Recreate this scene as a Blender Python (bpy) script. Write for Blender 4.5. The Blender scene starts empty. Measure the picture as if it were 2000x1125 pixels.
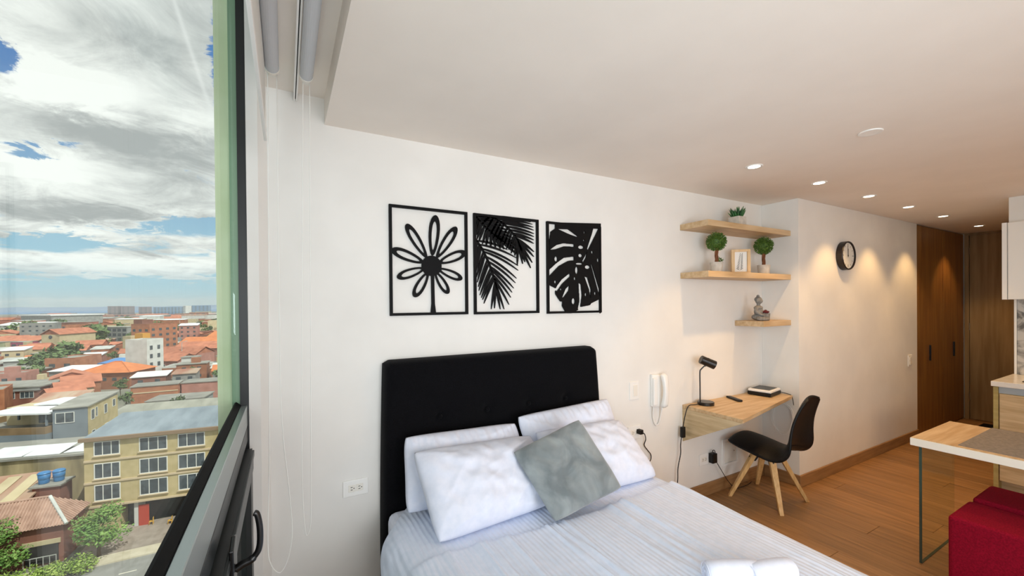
import bpy, bmesh, math, random
import numpy as np
from mathutils import Vector, Matrix, noise
R = math.radians
scene = bpy.context.scene
COL = scene.collection

# ------------------------------------------------------------------ camera
EYE = Vector((0.0, 0.0, 1.546))
yaw, pit, rol = R(28.906), R(-0.321), R(-0.531)
Fv = Vector((math.sin(yaw) * math.cos(pit), math.cos(yaw) * math.cos(pit), math.sin(pit)))
Rv = Vector((math.cos(yaw), -math.sin(yaw), 0.0))
Uv = Rv.cross(Fv)
R2 = Rv * math.cos(rol) + Uv * math.sin(rol)
U2 = -Rv * math.sin(rol) + Uv * math.cos(rol)
cd = bpy.data.cameras.new('camera')
cam = bpy.data.objects.new('camera', cd)
COL.objects.link(cam)
m = Matrix.Identity(4)
for i in range(3):
    m[i][0], m[i][1], m[i][2] = R2[i], U2[i], -Fv[i]
m.translation = EYE
cam.matrix_world = m
cd.sensor_width = 36.0
cd.lens = 800.637 * 36.0 / 2000.0
cd.shift_y = 35.213 / 2000.0
cd.clip_start, cd.clip_end = 0.02, 9000
scene.camera = cam

# ------------------------------------------------------------------ exposure
vs = scene.view_settings
vs.view_transform = 'Standard'
vs.look = 'None'
vs.gamma = 1.0
vs.use_curve_mapping = False
vs.exposure = 0.0
scene.cycles.max_bounces = 10
scene.cycles.diffuse_bounces = 6
scene.cycles.transparent_max_bounces = 16
scene.cycles.sample_clamp_indirect = 4.0
scene.cycles.caustics_reflective = False
scene.cycles.caustics_refractive = False


def srgb(h):
    h = h.lstrip('#')
    o = []
    for k in (0, 2, 4):
        v = int(h[k:k + 2], 16) / 255.0
        o.append(v / 12.92 if v <= 0.04045 else ((v + 0.055) / 1.055) ** 2.4)
    return (o[0], o[1], o[2], 1.0)


# ------------------------------------------------------------------ sky
def build_world():
    w = bpy.data.worlds.new('daylight_sky')
    scene.world = w
    w.use_nodes = True
    nt = w.node_tree
    nt.nodes.clear()
    L = nt.links

    def val(v):
        n = nt.nodes.new('ShaderNodeValue'); n.outputs[0].default_value = v
        return n.outputs[0]

    def mth(op, a, b=None, c=None, clamp=False):
        n = nt.nodes.new('ShaderNodeMath'); n.operation = op; n.use_clamp = clamp
        for k, v in enumerate((a, b, c)):
            if v is None:
                continue
            if isinstance(v, (int, float)):
                n.inputs[k].default_value = v
            else:
                L.new(v, n.inputs[k])
        return n.outputs[0]

    def mix(f, a, b):
        n = nt.nodes.new('ShaderNodeMix'); n.data_type = 'RGBA'
        for sock, v in ((n.inputs[0], f), (n.inputs[6], a), (n.inputs[7], b)):
            if isinstance(v, (int, float)):
                sock.default_value = v
            elif isinstance(v, tuple):
                sock.default_value = v
            else:
                L.new(v, sock)
        return n.outputs[2]

    def sstep(x, a, b):
        n = nt.nodes.new('ShaderNodeMapRange'); n.interpolation_type = 'SMOOTHSTEP'
        L.new(x, n.inputs[0]); n.inputs[1].default_value = a; n.inputs[2].default_value = b
        return n.outputs[0]

    tc = nt.nodes.new('ShaderNodeTexCoord')
    sp = nt.nodes.new('ShaderNodeSeparateXYZ')
    L.new(tc.outputs['Generated'], sp.inputs[0])
    x, y, z = sp.outputs
    zc = mth('MAXIMUM', z, 0.0)
    den = mth('ADD', zc, 0.16)
    px = mth('DIVIDE', x, den)
    py = mth('DIVIDE', y, den)
    cv = nt.nodes.new('ShaderNodeCombineXYZ')
    L.new(px, cv.inputs[0]); L.new(py, cv.inputs[1]); cv.inputs[2].default_value = 3.7

    def fbm(scale, off, detail=8, rough=0.58, dist=0.3):
        mp = nt.nodes.new('ShaderNodeMapping'); mp.inputs['Location'].default_value = off
        L.new(cv.outputs[0], mp.inputs['Vector'])
        n = nt.nodes.new('ShaderNodeTexNoise')
        n.inputs['Scale'].default_value = scale; n.inputs['Detail'].default_value = detail
        n.inputs['Roughness'].default_value = rough; n.inputs['Distortion'].default_value = dist
        L.new(mp.outputs[0], n.inputs['Vector'])
        return n.outputs['Fac']

    big = fbm(1.5, (0.6, 1.1, 0.0))
    fine = fbm(5.0, (4.0, 2.0, 1.0), 11, 0.66, 0.6)
    puff = fbm(3.3, (9.0, 5.0, 2.0), 11, 0.68, 0.8)
    shade = fbm(2.1, (0.66, 1.36, 0.0), 7)
    # cloud banks placed by direction: a = x/y, e = z/y in the half space the window faces
    ys = mth('MAXIMUM', y, 0.05)
    A = mth('ADD', mth('DIVIDE', x, ys), mth('MULTIPLY', mth('SUBTRACT', puff, 0.5), 0.16))
    er = mth('DIVIDE', z, ys)
    # the banks get ragged edges, finer towards the horizon
    E_ = mth('ADD', er, mth('MULTIPLY', mth('SUBTRACT', fine, 0.5), mth('ADD', mth('MULTIPLY', er, 0.36), 0.012)))
    fr = sstep(y, 0.05, 0.35)

    def blob(a, e, ra, re_, wgt):
        da = mth('DIVIDE', mth('SUBTRACT', A, a), ra)
        de = mth('DIVIDE', mth('SUBTRACT', E_, e), re_)
        d2 = mth('ADD', mth('MULTIPLY', da, da), mth('MULTIPLY', de, de))
        return mth('MULTIPLY', mth('POWER', 2.718, mth('MULTIPLY', d2, -1.0)), wgt)

    def total(bl):
        s = None
        for b in bl:
            o = blob(*b)
            s = o if s is None else mth('ADD', s, o)
        return mth('MULTIPLY', s, fr)

    cover = total(COVER_BLOBS)
    dens = mth('ADD', mth('ADD', mth('MULTIPLY', big, 0.62), mth('MULTIPLY', fine, 0.72)), cover)
    alpha = sstep(dens, 0.50, 0.66)
    lum = mth('ADD', mth('ADD', mth('MULTIPLY', shade, 0.75), mth('MULTIPLY', puff, 1.1)), total(LIGHT_BLOBS))
    lumr = sstep(lum, 0.50, 1.28)
    cloud = mix(lumr, (0.44, 0.46, 0.47, 1), (1.08, 1.08, 1.06, 1))
    up = sstep(z, 0.0, 0.42)
    blue = mix(up, (0.43, 0.68, 0.80, 1), (0.085, 0.235, 0.56, 1))
    hor = sstep(z, 0.0, 0.10)
    al2 = mth('MULTIPLY', alpha, mth('ADD', mth('MULTIPLY', hor, 0.75), 0.25))
    sky = mix(al2, blue, cloud)
    # a pane reflection painted into the sky as a thin streak, high on the right
    tl = mth('ADD', mth('ADD', mth('MULTIPLY', mth('DIVIDE', x, ys), 0.963), mth('MULTIPLY', er, 0.269)), 0.0164)
    tl = mth('DIVIDE', tl, 0.0042)
    tl = mth('POWER', 2.718, mth('MULTIPLY', mth('MULTIPLY', tl, tl), -1.0))
    tl = mth('MULTIPLY', mth('MULTIPLY', mth('MULTIPLY', tl, 0.45), sstep(er, 0.33, 0.45)), fr)
    sky = mix(tl, sky, (1.0, 1.0, 1.0, 1))
    below = mth('LESS_THAN', z, -0.015)
    sky = mix(below, sky, (0.30, 0.31, 0.31, 1))
    bg = nt.nodes.new('ShaderNodeBackground')
    L.new(sky, bg.inputs[0]); bg.inputs[1].default_value = SKY_STRENGTH
    out = nt.nodes.new('ShaderNodeOutputWorld')
    L.new(bg.outputs[0], out.inputs[0])


SKY_STRENGTH = 1.0
COVER_BLOBS = [  # a, e, radius a, radius e, weight
    (-0.405, 0.410, 0.030, 0.026, -0.55), (-0.365, 0.268, 0.030, 0.011, -0.40),
    (-0.345, 0.114, 0.060, 0.012, -0.55), (-0.140, 0.160, 0.060, 0.020, -0.48),
    (-0.118, 0.500, 0.014, 0.10, -0.34), (-0.26, 0.035, 0.22, 0.018, -0.40), (-0.25, 0.14, 0.08, 0.008, -0.2),
    (-0.26, 0.34, 0.14, 0.08, 0.30), (-0.28, 0.54, 0.20, 0.09, 0.30),
    (-0.28, 0.20, 0.16, 0.045, 0.30), (-0.24, 0.078, 0.20, 0.013, 0.30),
]
LIGHT_BLOBS = [
    (-0.31, 0.392, 0.06, 0.034, 0.75), (-0.385, 0.245, 0.07, 0.022, 0.75), (-0.385, 0.37, 0.03, 0.02, 0.3),
    (-0.27, 0.312, 0.14, 0.036, -0.42), (-0.30, 0.168, 0.14, 0.016, -0.34),
    (-0.17, 0.27, 0.07, 0.05, -0.20), (-0.27, 0.50, 0.14, 0.03, -0.10),
    (-0.25, 0.082, 0.2, 0.010, 0.40), (-0.36, 0.016, 0.08, 0.006, 0.5), (-0.30, 0.138, 0.1, 0.012, 0.25),
    (-0.38, 0.50, 0.06, 0.05, 0.2), (-0.15, 0.36, 0.05, 0.04, 0.2),
]
build_world()

sd = bpy.data.lights.new('sun', 'SUN')
sd.energy = 3.7
sd.angle = R(0.6)
sd.color = (1.0, 0.965, 0.90)
sun = bpy.data.objects.new('sun', sd)
COL.objects.link(sun)
sun.rotation_euler = Vector((0.34, -0.52, 0.85)).to_track_quat('Z', 'Y').to_euler()


def area(name, loc, direction, sx, sy, energy, color):
    ld = bpy.data.lights.new(name, 'AREA')
    ld.shape = 'RECTANGLE'
    ld.size, ld.size_y = sx, sy
    ld.energy = energy
    ld.color = color
    o = bpy.data.objects.new(name, ld)
    COL.objects.link(o)
    o.location = loc
    o.rotation_euler = Vector(direction).to_track_quat('-Z', 'Y').to_euler()
    return o


# added fill lamps behind the camera, brightening the room beyond sky and downlights
area('added_window_fill', (-0.36, -1.18, 1.25), (1, 0.0, 0.50), 2.2, 1.8, 116.0, (0.86, 0.93, 1.0))  # added fill outside the unseen part of the window
area('added_rear_fill', (1.15, -2.72, 1.30), (0, 1, 0.0), 2.0, 1.8, 26.0, (0.97, 0.98, 1.0)).data.spread = R(95)  # added frontal fill, placed at an invented rear window
area('added_warm_fill', (4.3, -1.5, 2.38), (0, 0, -1), 1.2, 0.6, 27.0, (1.0, 0.57, 0.23))  # added warm fill under the unseen ceiling


# ------------------------------------------------------------------ helpers
MATS = {}


def mat(name, c, c2=None, scale=8.0, stretch=(1, 1, 1), rough=0.5, bump=0.0, metal=0.0, spec=0.5,
        detail=4.0, emit=0.0, rnd=0.0, wave=None, lo=0.35, hi=0.65, sheen=0.0, distort=0.0):
    """procedural material: colour noise between c and c2, optional bump, optional per-object variation"""
    if name in MATS:
        return MATS[name]
    mt = bpy.data.materials.new(name)
    mt.use_nodes = True
    nt = mt.node_tree
    L = nt.links
    b = nt.nodes['Principled BSDF']
    col1 = srgb(c) if isinstance(c, str) else c
    col2 = (srgb(c2) if isinstance(c2, str) else c2) if c2 else col1
    b.inputs['Roughness'].default_value = rough
    b.inputs['Metallic'].default_value = metal
    b.inputs['Specular IOR Level'].default_value = spec
    if sheen:
        b.inputs['Sheen Weight'].default_value = sheen
    tc = nt.nodes.new('ShaderNodeTexCoord')
    mp = nt.nodes.new('ShaderNodeMapping')
    mp.inputs['Scale'].default_value = stretch
    L.new(tc.outputs['Object'], mp.inputs['Vector'])
    nz = nt.nodes.new('ShaderNodeTexNoise')
    nz.inputs['Scale'].default_value = scale
    nz.inputs['Detail'].default_value = detail
    nz.inputs['Distortion'].default_value = distort
    L.new(mp.outputs[0], nz.inputs['Vector'])
    oi = nt.nodes.new('ShaderNodeObjectInfo')
    if rnd:
        nz.noise_dimensions = '4D'
        mw = nt.nodes.new('ShaderNodeMath'); mw.operation = 'MULTIPLY'; mw.inputs[1].default_value = 20.0
        L.new(oi.outputs['Random'], mw.inputs[0])
        L.new(mw.outputs[0], nz.inputs['W'])
    rp = nt.nodes.new('ShaderNodeMapRange')
    rp.inputs[1].default_value = lo; rp.inputs[2].default_value = hi
    L.new(nz.outputs['Fac'], rp.inputs[0])
    mx = nt.nodes.new('ShaderNodeMix'); mx.data_type = 'RGBA'
    mx.inputs[6].default_value = col1; mx.inputs[7].default_value = col2
    L.new(rp.outputs[0], mx.inputs[0])
    colout = mx.outputs[2]
    if rnd:
        hv = nt.nodes.new('ShaderNodeHueSaturation')
        mr = nt.nodes.new('ShaderNodeMapRange')
        mr.inputs[3].default_value = 1.0 - rnd; mr.inputs[4].default_value = 1.0 + rnd
        L.new(oi.outputs['Random'], mr.inputs[0])
        L.new(mr.outputs[0], hv.inputs['Value'])
        L.new(colout, hv.inputs['Color'])
        colout = hv.outputs[0]
    L.new(colout, b.inputs['Base Color'])
    height = nz.outputs['Fac']
    if wave:  # (axis, scale, strength)
        wv = nt.nodes.new('ShaderNodeTexWave')
        wv.bands_direction = wave[0]
        wv.inputs['Scale'].default_value = wave[1]
        wv.inputs['Distortion'].default_value = wave[3] if len(wave) > 3 else 0.0
        L.new(tc.outputs['Object'], wv.inputs['Vector'])
        height = wv.outputs['Fac']
        bump = wave[2]
    if bump:
        bp = nt.nodes.new('ShaderNodeBump')
        bp.inputs['Strength'].default_value = bump
        bp.inputs['Distance'].default_value = 0.01
        L.new(height, bp.inputs['Height'])
        L.new(bp.outputs[0], b.inputs['Normal'])
    if emit:
        b.inputs['Emission Color'].default_value = col1
        b.inputs['Emission Strength'].default_value = emit
    MATS[name] = mt
    return mt


def glass_mat(name, tint, gloss=0.06, rough=0.0):
    if name in MATS:
        return MATS[name]
    mt = bpy.data.materials.new(name)
    mt.use_nodes = True
    nt = mt.node_tree
    nt.nodes.clear()
    tr = nt.nodes.new('ShaderNodeBsdfTransparent'); tr.inputs[0].default_value = tint
    gl = nt.nodes.new('ShaderNodeBsdfGlossy'); gl.inputs['Roughness'].default_value = rough
    gl.inputs[0].default_value = (1, 1, 1, 1)
    mx = nt.nodes.new('ShaderNodeMixShader'); mx.inputs[0].default_value = gloss
    out = nt.nodes.new('ShaderNodeOutputMaterial')
    nt.links.new(tr.outputs[0], mx.inputs[1]); nt.links.new(gl.outputs[0], mx.inputs[2])
    nt.links.new(mx.outputs[0], out.inputs[0])
    MATS[name] = mt
    return mt


class MB:
    """collects shapes in world coordinates; build() links them as ONE mesh object"""

    def __init__(self):
        self.v, self.f = [], []

    def add(self, vs, fs):
        o = len(self.v)
        self.v += [Vector(p) for p in vs]
        self.f += [tuple(i + o for i in f) for f in fs]
        return self

    def box(self, x0, x1, y0, y1, z0, z1):
        vs = [(x, y, z) for z in (z0, z1) for y in (y0, y1) for x in (x0, x1)]
        return self.add(vs, [(0, 2, 3, 1), (4, 5, 7, 6), (0, 1, 5, 4), (2, 6, 7, 3), (0, 4, 6, 2), (1, 3, 7, 5)])

    def obox(self, o, s, n, a0, a1, b0, b1, z0, z1):
        """box in the frame origin o, unit axes s (along) and n (away), heights z absolute"""
        vs = []
        for z in (z0, z1):
            for b in (b0, b1):
                for a in (a0, a1):
                    p = o + s * a + n * b
                    vs.append((p.x, p.y, z))
        return self.add(vs, [(0, 2, 3, 1), (4, 5, 7, 6), (0, 1, 5, 4), (2, 6, 7, 3), (0, 4, 6, 2), (1, 3, 7, 5)])

    def hexa(self, bot, top):
        """bottom quad and top quad, same winding (counter-clockwise from above)"""
        return self.add(list(bot) + list(top), [(3, 2, 1, 0), (4, 5, 6, 7), (0, 1, 5, 4), (1, 2, 6, 5), (2, 3, 7, 6), (3, 0, 4, 7)])

    def prism(self, poly, vec):
        n = len(poly)
        vec = Vector(vec)
        vs = [Vector(p) for p in poly] + [Vector(p) + vec for p in poly]
        fs = [tuple(range(n))[::-1], tuple(range(n, 2 * n))]
        fs += [(i, (i + 1) % n, n + (i + 1) % n, n + i) for i in range(n)]
        return self.add(vs, fs)

    def tube(self, pts, r, n=8, cap=True):
        pts = [Vector(p) for p in pts]
        rs = r if isinstance(r, (list, tuple)) else [r] * len(pts)
        up = None
        rings = []
        for i, p in enumerate(pts):
            t = (pts[min(i + 1, len(pts) - 1)] - pts[max(i - 1, 0)]).normalized()
            if up is None:
                up = t.orthogonal().normalized()
            up = (up - t * up.dot(t))
            up = up.normalized() if up.length > 1e-6 else t.orthogonal().normalized()
            s = t.cross(up)
            rings.append([p + (up * math.cos(2 * math.pi * k / n) + s * math.sin(2 * math.pi * k / n)) * rs[i] for k in range(n)])
        vs = [q for rg in rings for q in rg]
        fs = []
        for i in range(len(pts) - 1):
            for k in range(n):
                a, b = i * n + k, i * n + (k + 1) % n
                fs.append((a, b, b + n, a + n))
        if cap:
            fs.append(tuple(range(n))[::-1])
            fs.append(tuple(range((len(pts) - 1) * n, len(pts) * n)))
        return self.add(vs, fs)

    def lathe(self, base, prof, n=24, axis=(0, 0, 1)):
        """prof: list of (radius, height along axis) from base"""
        axis = Vector(axis).normalized()
        u = axis.orthogonal().normalized()
        w = axis.cross(u)
        base = Vector(base)
        vs, fs = [], []
        for r, h in prof:
            r = max(r, 1e-5)
            for k in range(n):
                t = 2 * math.pi * k / n
                vs.append(base + axis * h + (u * math.cos(t) + w * math.sin(t)) * r)
        for i in range(len(prof) - 1):
            for k in range(n):
                a, b = i * n + k, i * n + (k + 1) % n
                fs.append((a, b, b + n, a + n))
        fs.append(tuple(range(n))[::-1])
        fs.append(tuple(range((len(prof) - 1) * n, len(prof) * n)))
        return self.add(vs, fs)

    def grid(self, fn, nu, nv):
        vs = [fn(i / nu, j / nv) for j in range(nv + 1) for i in range(nu + 1)]
        fs = []
        for j in range(nv):
            for i in range(nu):
                a = j * (nu + 1) + i
                fs.append((a, a + 1, a + nu + 2, a + nu + 1))
        return self.add(vs, fs)

    def ball(self, c, r, nu=12, nv=8, sq=(1, 1, 1), jitter=0.0, seed=0):
        rg = random.Random(seed)
        vs, fs = [], []
        for j in range(nv + 1):
            for i in range(nu):
                th, ph = math.pi * j / nv, 2 * math.pi * i / nu
                k = 1.0 + (rg.uniform(-jitter, jitter) if 0 < j < nv else 0)
                vs.append(Vector(c) + Vector((math.sin(th) * math.cos(ph) * sq[0], math.sin(th) * math.sin(ph) * sq[1], math.cos(th) * sq[2])) * r * k)
        for j in range(nv):
            for i in range(nu):
                a, b = j * nu + i, j * nu + (i + 1) % nu
                fs.append((a, a + nu, b + nu, b))
        return self.add(vs, fs)

    def build(self, name, m, parent=None, smooth=False, origin=None, bevel=0.0, segs=2, weld=False, solid=0.0):
        root = parent
        off = Vector((0, 0, 0))
        while root is not None:
            off += root.location
            root = root.parent
        loc = Vector((0, 0, 0))
        if parent is None:
            if origin is None:
                xs = [p.x for p in self.v]; ys = [p.y for p in self.v]; zs = [p.z for p in self.v]
                loc = Vector(((min(xs) + max(xs)) / 2, (min(ys) + max(ys)) / 2, min(zs)))
            else:
                loc = Vector(origin)
            off = loc
        me = bpy.data.meshes.new(name)
        me.from_pydata([tuple(p - off) for p in self.v], [], self.f)
        if weld or bevel:
            bm = bmesh.new(); bm.from_mesh(me)
            if weld:
                bmesh.ops.remove_doubles(bm, verts=bm.verts, dist=1e-5)
            bmesh.ops.recalc_face_normals(bm, faces=bm.faces)
            bm.to_mesh(me); bm.free()
        me.materials.append(m)
        if smooth:
            me.polygons.foreach_set('use_smooth', [True] * len(me.polygons))
        me.update()
        o = bpy.data.objects.new(name, me)
        COL.objects.link(o)
        if parent is not None:
            o.parent = parent
        o.location = loc
        if solid:
            sm = o.modifiers.new('thickness', 'SOLIDIFY'); sm.thickness = solid; sm.offset = 0
        if bevel:
            bv = o.modifiers.new('bevel', 'BEVEL'); bv.width = bevel; bv.segments = segs
            bv.limit_method = 'ANGLE'; bv.angle_limit = R(40)
            bv.harden_normals = False
            if segs > 1 and smooth is False:
                me.polygons.foreach_set('use_smooth', [False] * len(me.polygons))
        return o


def tag(o, label, cat, group=None, kind=None):
    o['label'] = label
    o['category'] = cat
    if group:
        o['group'] = group
    if kind:
        o['kind'] = kind
    return o


def thing(name, label, cat, loc, group=None):
    o = bpy.data.objects.new(name, None)
    COL.objects.link(o)
    o.location = loc
    o.empty_display_size = 0.1
    return tag(o, label, cat, group)


def struct(o):
    o['kind'] = 'structure'
    return o


def stuff(o):
    o['kind'] = 'stuff'
    return o


def smooth_path(pts, n=8):
    """Catmull-Rom through the points"""
    P = [Vector(p) for p in pts]
    P = [P[0] * 2 - P[1]] + P + [P[-1] * 2 - P[-2]]
    out = []
    for i in range(1, len(P) - 2):
        a, b, c, d = P[i - 1], P[i], P[i + 1], P[i + 2]
        for k in range(n):
            t = k / n
            out.append(0.5 * ((2 * b) + (c - a) * t + (2 * a - 5 * b + 4 * c - d) * t * t + (3 * b - a - 3 * c + d) * t ** 3))
    out.append(P[-2])
    return out

# ------------------------------------------------------------------ materials
M_WALL = mat('white_paint', '#eceae6', '#e6e4e0', 3, rough=0.75, spec=0.2)
M_CEIL = mat('ceiling_paint', '#f2eae1', '#eee6dd', 3, rough=0.85, spec=0.1)
M_WHITE = mat('white_plastic', '#f2f1ee', rough=0.35)
M_CREAM = mat('ivory_plastic', '#ece8df', rough=0.4)
M_SLOT = mat('slot_black', '#141414', rough=0.6)
M_BLACKF = mat('black_fabric', '#060608', '#0c0c10', 220, rough=0.95, bump=0.25, spec=0.1, sheen=0.04)
M_BLACKP = mat('black_plastic', '#0a0a0b', rough=0.42, spec=0.4)
M_SEAT = mat('black_leatherette', '#0a0a0b', '#111113', 90, rough=0.5, bump=0.1, spec=0.35)
M_BLACKM = mat('black_metal', '#0c0c0d', rough=0.3, spec=0.6)
M_LACQ = mat('black_lacquered_board', '#0b0b0d', rough=0.6, spec=0.15)
M_LINEN = mat('white_cotton', '#e2e5f2', '#dadfee', 30, rough=0.9, bump=0.12, spec=0.1)
M_DUVET = mat('striped_duvet_cotton', '#e6eeff', '#dfe9fb', 30, rough=0.9, spec=0.1, wave=('X', 15.0, 0.32, 1.0))
M_VELVET = mat('grey_velvet', '#6f777a', '#989fa0', 7.0, rough=0.8, bump=0.08, spec=0.2, sheen=0.5, lo=0.38, hi=0.66, detail=6, distort=0.6)
M_OAK = mat('light_oak', '#d3b892', '#bb9a70', 9, (0.35, 4, 4), rough=0.5, bump=0.03, detail=6)
M_OAKG = mat('greyish_oak', '#d3bd97', '#b89f78', 8, (0.8, 0.5, 5), rough=0.55, bump=0.03, detail=6)
M_OAKZ = mat('vertical_oak', '#a8906a', '#8f7750', 5, (4, 4, 0.3), rough=0.5, bump=0.03, detail=6)
M_BEECH = mat('beech_legs', '#e3bb80', '#d0a263', 20, (3, 3, 0.3), rough=0.5)
M_FLOOR = mat('laminate_plank', '#a97d50', '#87633d', 5, (7, 0.5, 1), rough=0.42, bump=0.04, rnd=0.10, detail=6)
M_BASEB = mat('wood_baseboard', '#a07a51', '#8a6540', 8, (0.5, 0.5, 5), rough=0.5)
M_WARD = mat('walnut_door', '#8f6530', '#734a22', 5, (5, 5, 0.35), rough=0.42, bump=0.03, detail=6)
M_FRAME = mat('dark_window_aluminium', '#17191a', rough=0.38, spec=0.5)
M_GREYAL = mat('grey_window_aluminium', '#2c3133', rough=0.35, metal=0.4)
M_LEDGE = mat('satin_aluminium', '#a9b2b2', rough=0.32, metal=0.75)
M_FIN = mat('pale_green_fin', '#dde9c6', '#d2e0b8', 6, rough=0.6)
M_FIN2 = mat('dark_green_glass_edge', '#7d9c80', rough=0.4)
M_BLIND = mat('blind_fabric', '#e6e6e2', rough=0.9, spec=0.1)
M_TUBE = mat('blind_roll', '#c9ccd0', rough=0.7)
M_CHAIN = mat('white_bead_chain', '#f0efeb', rough=0.45)
M_GLASS = glass_mat('window_glass', (0.955, 0.985, 0.965, 1), 0.055)
M_TGLASS = glass_mat('table_glass', (0.90, 0.93, 0.88, 1), 0.07)
M_GEDGE = mat('glass_edge', '#3f4f46', rough=0.2)
M_RED = mat('red_upholstery', '#93102a', '#7a0c22', 160, rough=0.95, bump=0.3, spec=0.1)
M_RUNNER = mat('grey_felt_runner', '#8d857d', '#7c756e', 60, rough=0.95, bump=0.1, spec=0.1)
M_EDGE = mat('pale_edge_band', '#e6e0d4', rough=0.5)
M_CHROME = mat('chrome', '#c8cacb', rough=0.12, metal=1.0)
M_MARBLE = mat('grey_marble', '#c9c7c2', '#6b6a68', 5, (1, 1, 1), rough=0.2, detail=10, lo=0.42, hi=0.62, distort=2.5)
M_LEAF = mat('topiary_leaf', '#37581d', '#688a38', 60, rough=0.6, lo=0.3, hi=0.7)
M_LEAFD = mat('succulent_leaf', '#1f4a2a', '#3f7a40', 40, rough=0.5)
M_LEAFR = mat('red_succulent_leaf', '#5a1720', '#7a2a2c', 40, rough=0.5)
M_BARK = mat('topiary_trunk', '#6a3d22', '#8a5632', 50, (1, 1, 0.2), rough=0.8, bump=0.3)
M_CONC = mat('pale_concrete_pot', '#d2cdc4', '#bdb7ad', 25, rough=0.85, bump=0.1)
M_STONE = mat('grey_stone', '#8f8c87', '#77746f', 60, rough=0.8, bump=0.2)
M_PAPER = mat('white_paper', '#efede8', rough=0.8)
M_LED = mat('lamp_lens', (1.0, 0.86, 0.62, 1), rough=0.4, emit=9.0)
M_INK = mat('dark_green_print', '#20302a', rough=0.8)

# ------------------------------------------------------------------ room shell
CH = 2.40
struct(MB().box(-0.165, 8.0, 2.125, 2.30, -0.15, 3.2).build('wall_front', M_WALL))
struct(MB().box(3.725, 6.19, 1.827, 2.124, 0.0, CH - .001).build('wall_niche', M_WALL))
struct(MB().box(7.765, 7.9, 1.01, 2.124, 0, CH - .001).build('wall_end', M_WALL))
struct(MB().box(5.56, 7.9, -2.6, 1.01, 0.0, CH - .001).build('wall_kitchen', M_WALL))
rw = MB()
rw.box(-0.25, 8.0, -2.75, -2.6, -0.15, 0.4).box(-0.25, 8.0, -2.75, -2.6, 2.2, 3.2)
rw.box(-0.25, 0.05, -2.75, -2.6, 0.4, 2.2).box(3.4, 8.0, -2.75, -2.6, 0.4, 2.2)
struct(rw.build('wall_rear', M_WALL))
struct(MB().box(-0.26, -0.13, -2.6, 2.125, -0.15, 0.30).build('wall_left', M_WALL))
struct(MB().box(0.17, 8.0, -2.6, 2.125, CH, 2.56).build('ceiling', M_CEIL))
struct(MB().box(-0.086, 0.17, -2.6, 2.125, 2.522, 2.60).build('ceiling', M_CEIL))
struct(MB().box(-0.26, 8.0, -2.75, 2.30, 3.2, 3.35).build('ceiling', M_CEIL))
w2 = MB()
for x0, x1 in ((0.05, 0.10), (1.70, 1.75), (3.35, 3.40)):
    w2.box(x0, x1, -2.70, -2.64, 0.4, 2.2)
w2.box(0.05, 3.4, -2.70, -2.64, 0.4, 0.45).box(0.05, 3.4, -2.70, -2.64, 2.15, 2.2)
struct(w2.build('added_rear_window', M_FRAME))  # unseen rear window, invented to go with the fill lamp

# floor: a slab with every plank laid on it as a piece of its own
fl = struct(MB().box(-0.165, 7.9, -2.6, 2.124, -0.15, -0.012).build('floor', M_BASEB, origin=(0, 0, 0)))
PW, PL = 0.193, 1.28
plank_me = {}
rg = random.Random(5)
nx = int(math.ceil((7.72 + 0.12) / PW))
for i in range(nx):
    x0 = -0.12 + i * PW
    x1 = min(x0 + PW, 7.765)
    y = -2.6 - rg.choice((0.0, 0.42, 0.85, 0.21, 0.64))
    while y < 2.124:
        y0, y1 = max(y, -2.6), min(y + PL, 2.124)
        y += PL
        if y1 - y0 < 0.02 or (x0 > 5.5 and y1 < 1.0):
            continue
        if x0 > 5.45:
            y0 = max(y0, 1.01)
        ln, wd = round(y1 - y0, 3), round(x1 - x0, 3)
        key = (ln, wd)
        if key not in plank_me:
            mb = MB()
            g, h, c = 0.0008, 0.012, 0.0015
            a, b = wd / 2 - g, ln / 2 - g
            bot = [(-a, -b, 0), (a, -b, 0), (a, b, 0), (-a, b, 0)]
            mid = [(p[0], p[1], h - c) for p in bot]
            top = [(p[0] * (a - c) / a, p[1] * (b - c) / b, h) for p in bot]
            mb.add(bot + mid + top, [(8, 9, 10, 11)] + [(k, (k + 1) % 4, 4 + (k + 1) % 4, 4 + k) for k in range(4)] + [(4 + k, 4 + (k + 1) % 4, 8 + (k + 1) % 4, 8 + k) for k in range(4)])
            me = bpy.data.meshes.new('plank')
            me.from_pydata([tuple(q) for q in mb.v], [], mb.f)
            me.materials.append(M_FLOOR)
            plank_me[key] = me
        o = bpy.data.objects.new('plank', plank_me[key])
        COL.objects.link(o)
        o.parent = fl
        o.location = ((x0 + x1) / 2, (y0 + y1) / 2, -0.012)

bb = 0.098
struct(MB().box(1.9, 3.725, 2.109, 2.125, 0, bb).build('baseboard_front', M_BASEB, bevel=0.003, segs=1))
struct(MB().box(3.709, 3.725, 1.827, 2.109, 0, bb).build('baseboard_niche', M_BASEB, bevel=0.003, segs=1))
struct(MB().box(3.709, 6.19, 1.811, 1.827, 0, bb).build('baseboard_right', M_BASEB, bevel=0.003, segs=1))

# white boxed jamb beside the window, pocket strips and the pale fin outside the glass
struct(MB().prism([(-0.142, 2.085, 0), (-0.099, 2.085, 0), (-0.066, 2.1245, 0), (-0.142, 2.1245, 0)], (0, 0, 3.199)).build('trim_1', M_WALL))
struct(MB().box(0.041, 0.047, -2.55, 2.12, 2.482, 2.522).box(0.051, 0.057, -2.55, 2.12, 2.482, 2.522).build('trim_2', M_WHITE))
struct(MB().box(0.047, 0.051, -2.55, 2.12, 2.492, 2.522).build('trim_3', M_SLOT))
struct(MB().box(-0.256, -0.203, 2.125, 2.30, -4.0, 6.0).build('trim_4', M_FIN))
struct(MB().box(-0.203, -0.166, 2.128, 2.30, -4.0, 6.0).build('trim_5', M_FIN2))

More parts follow.
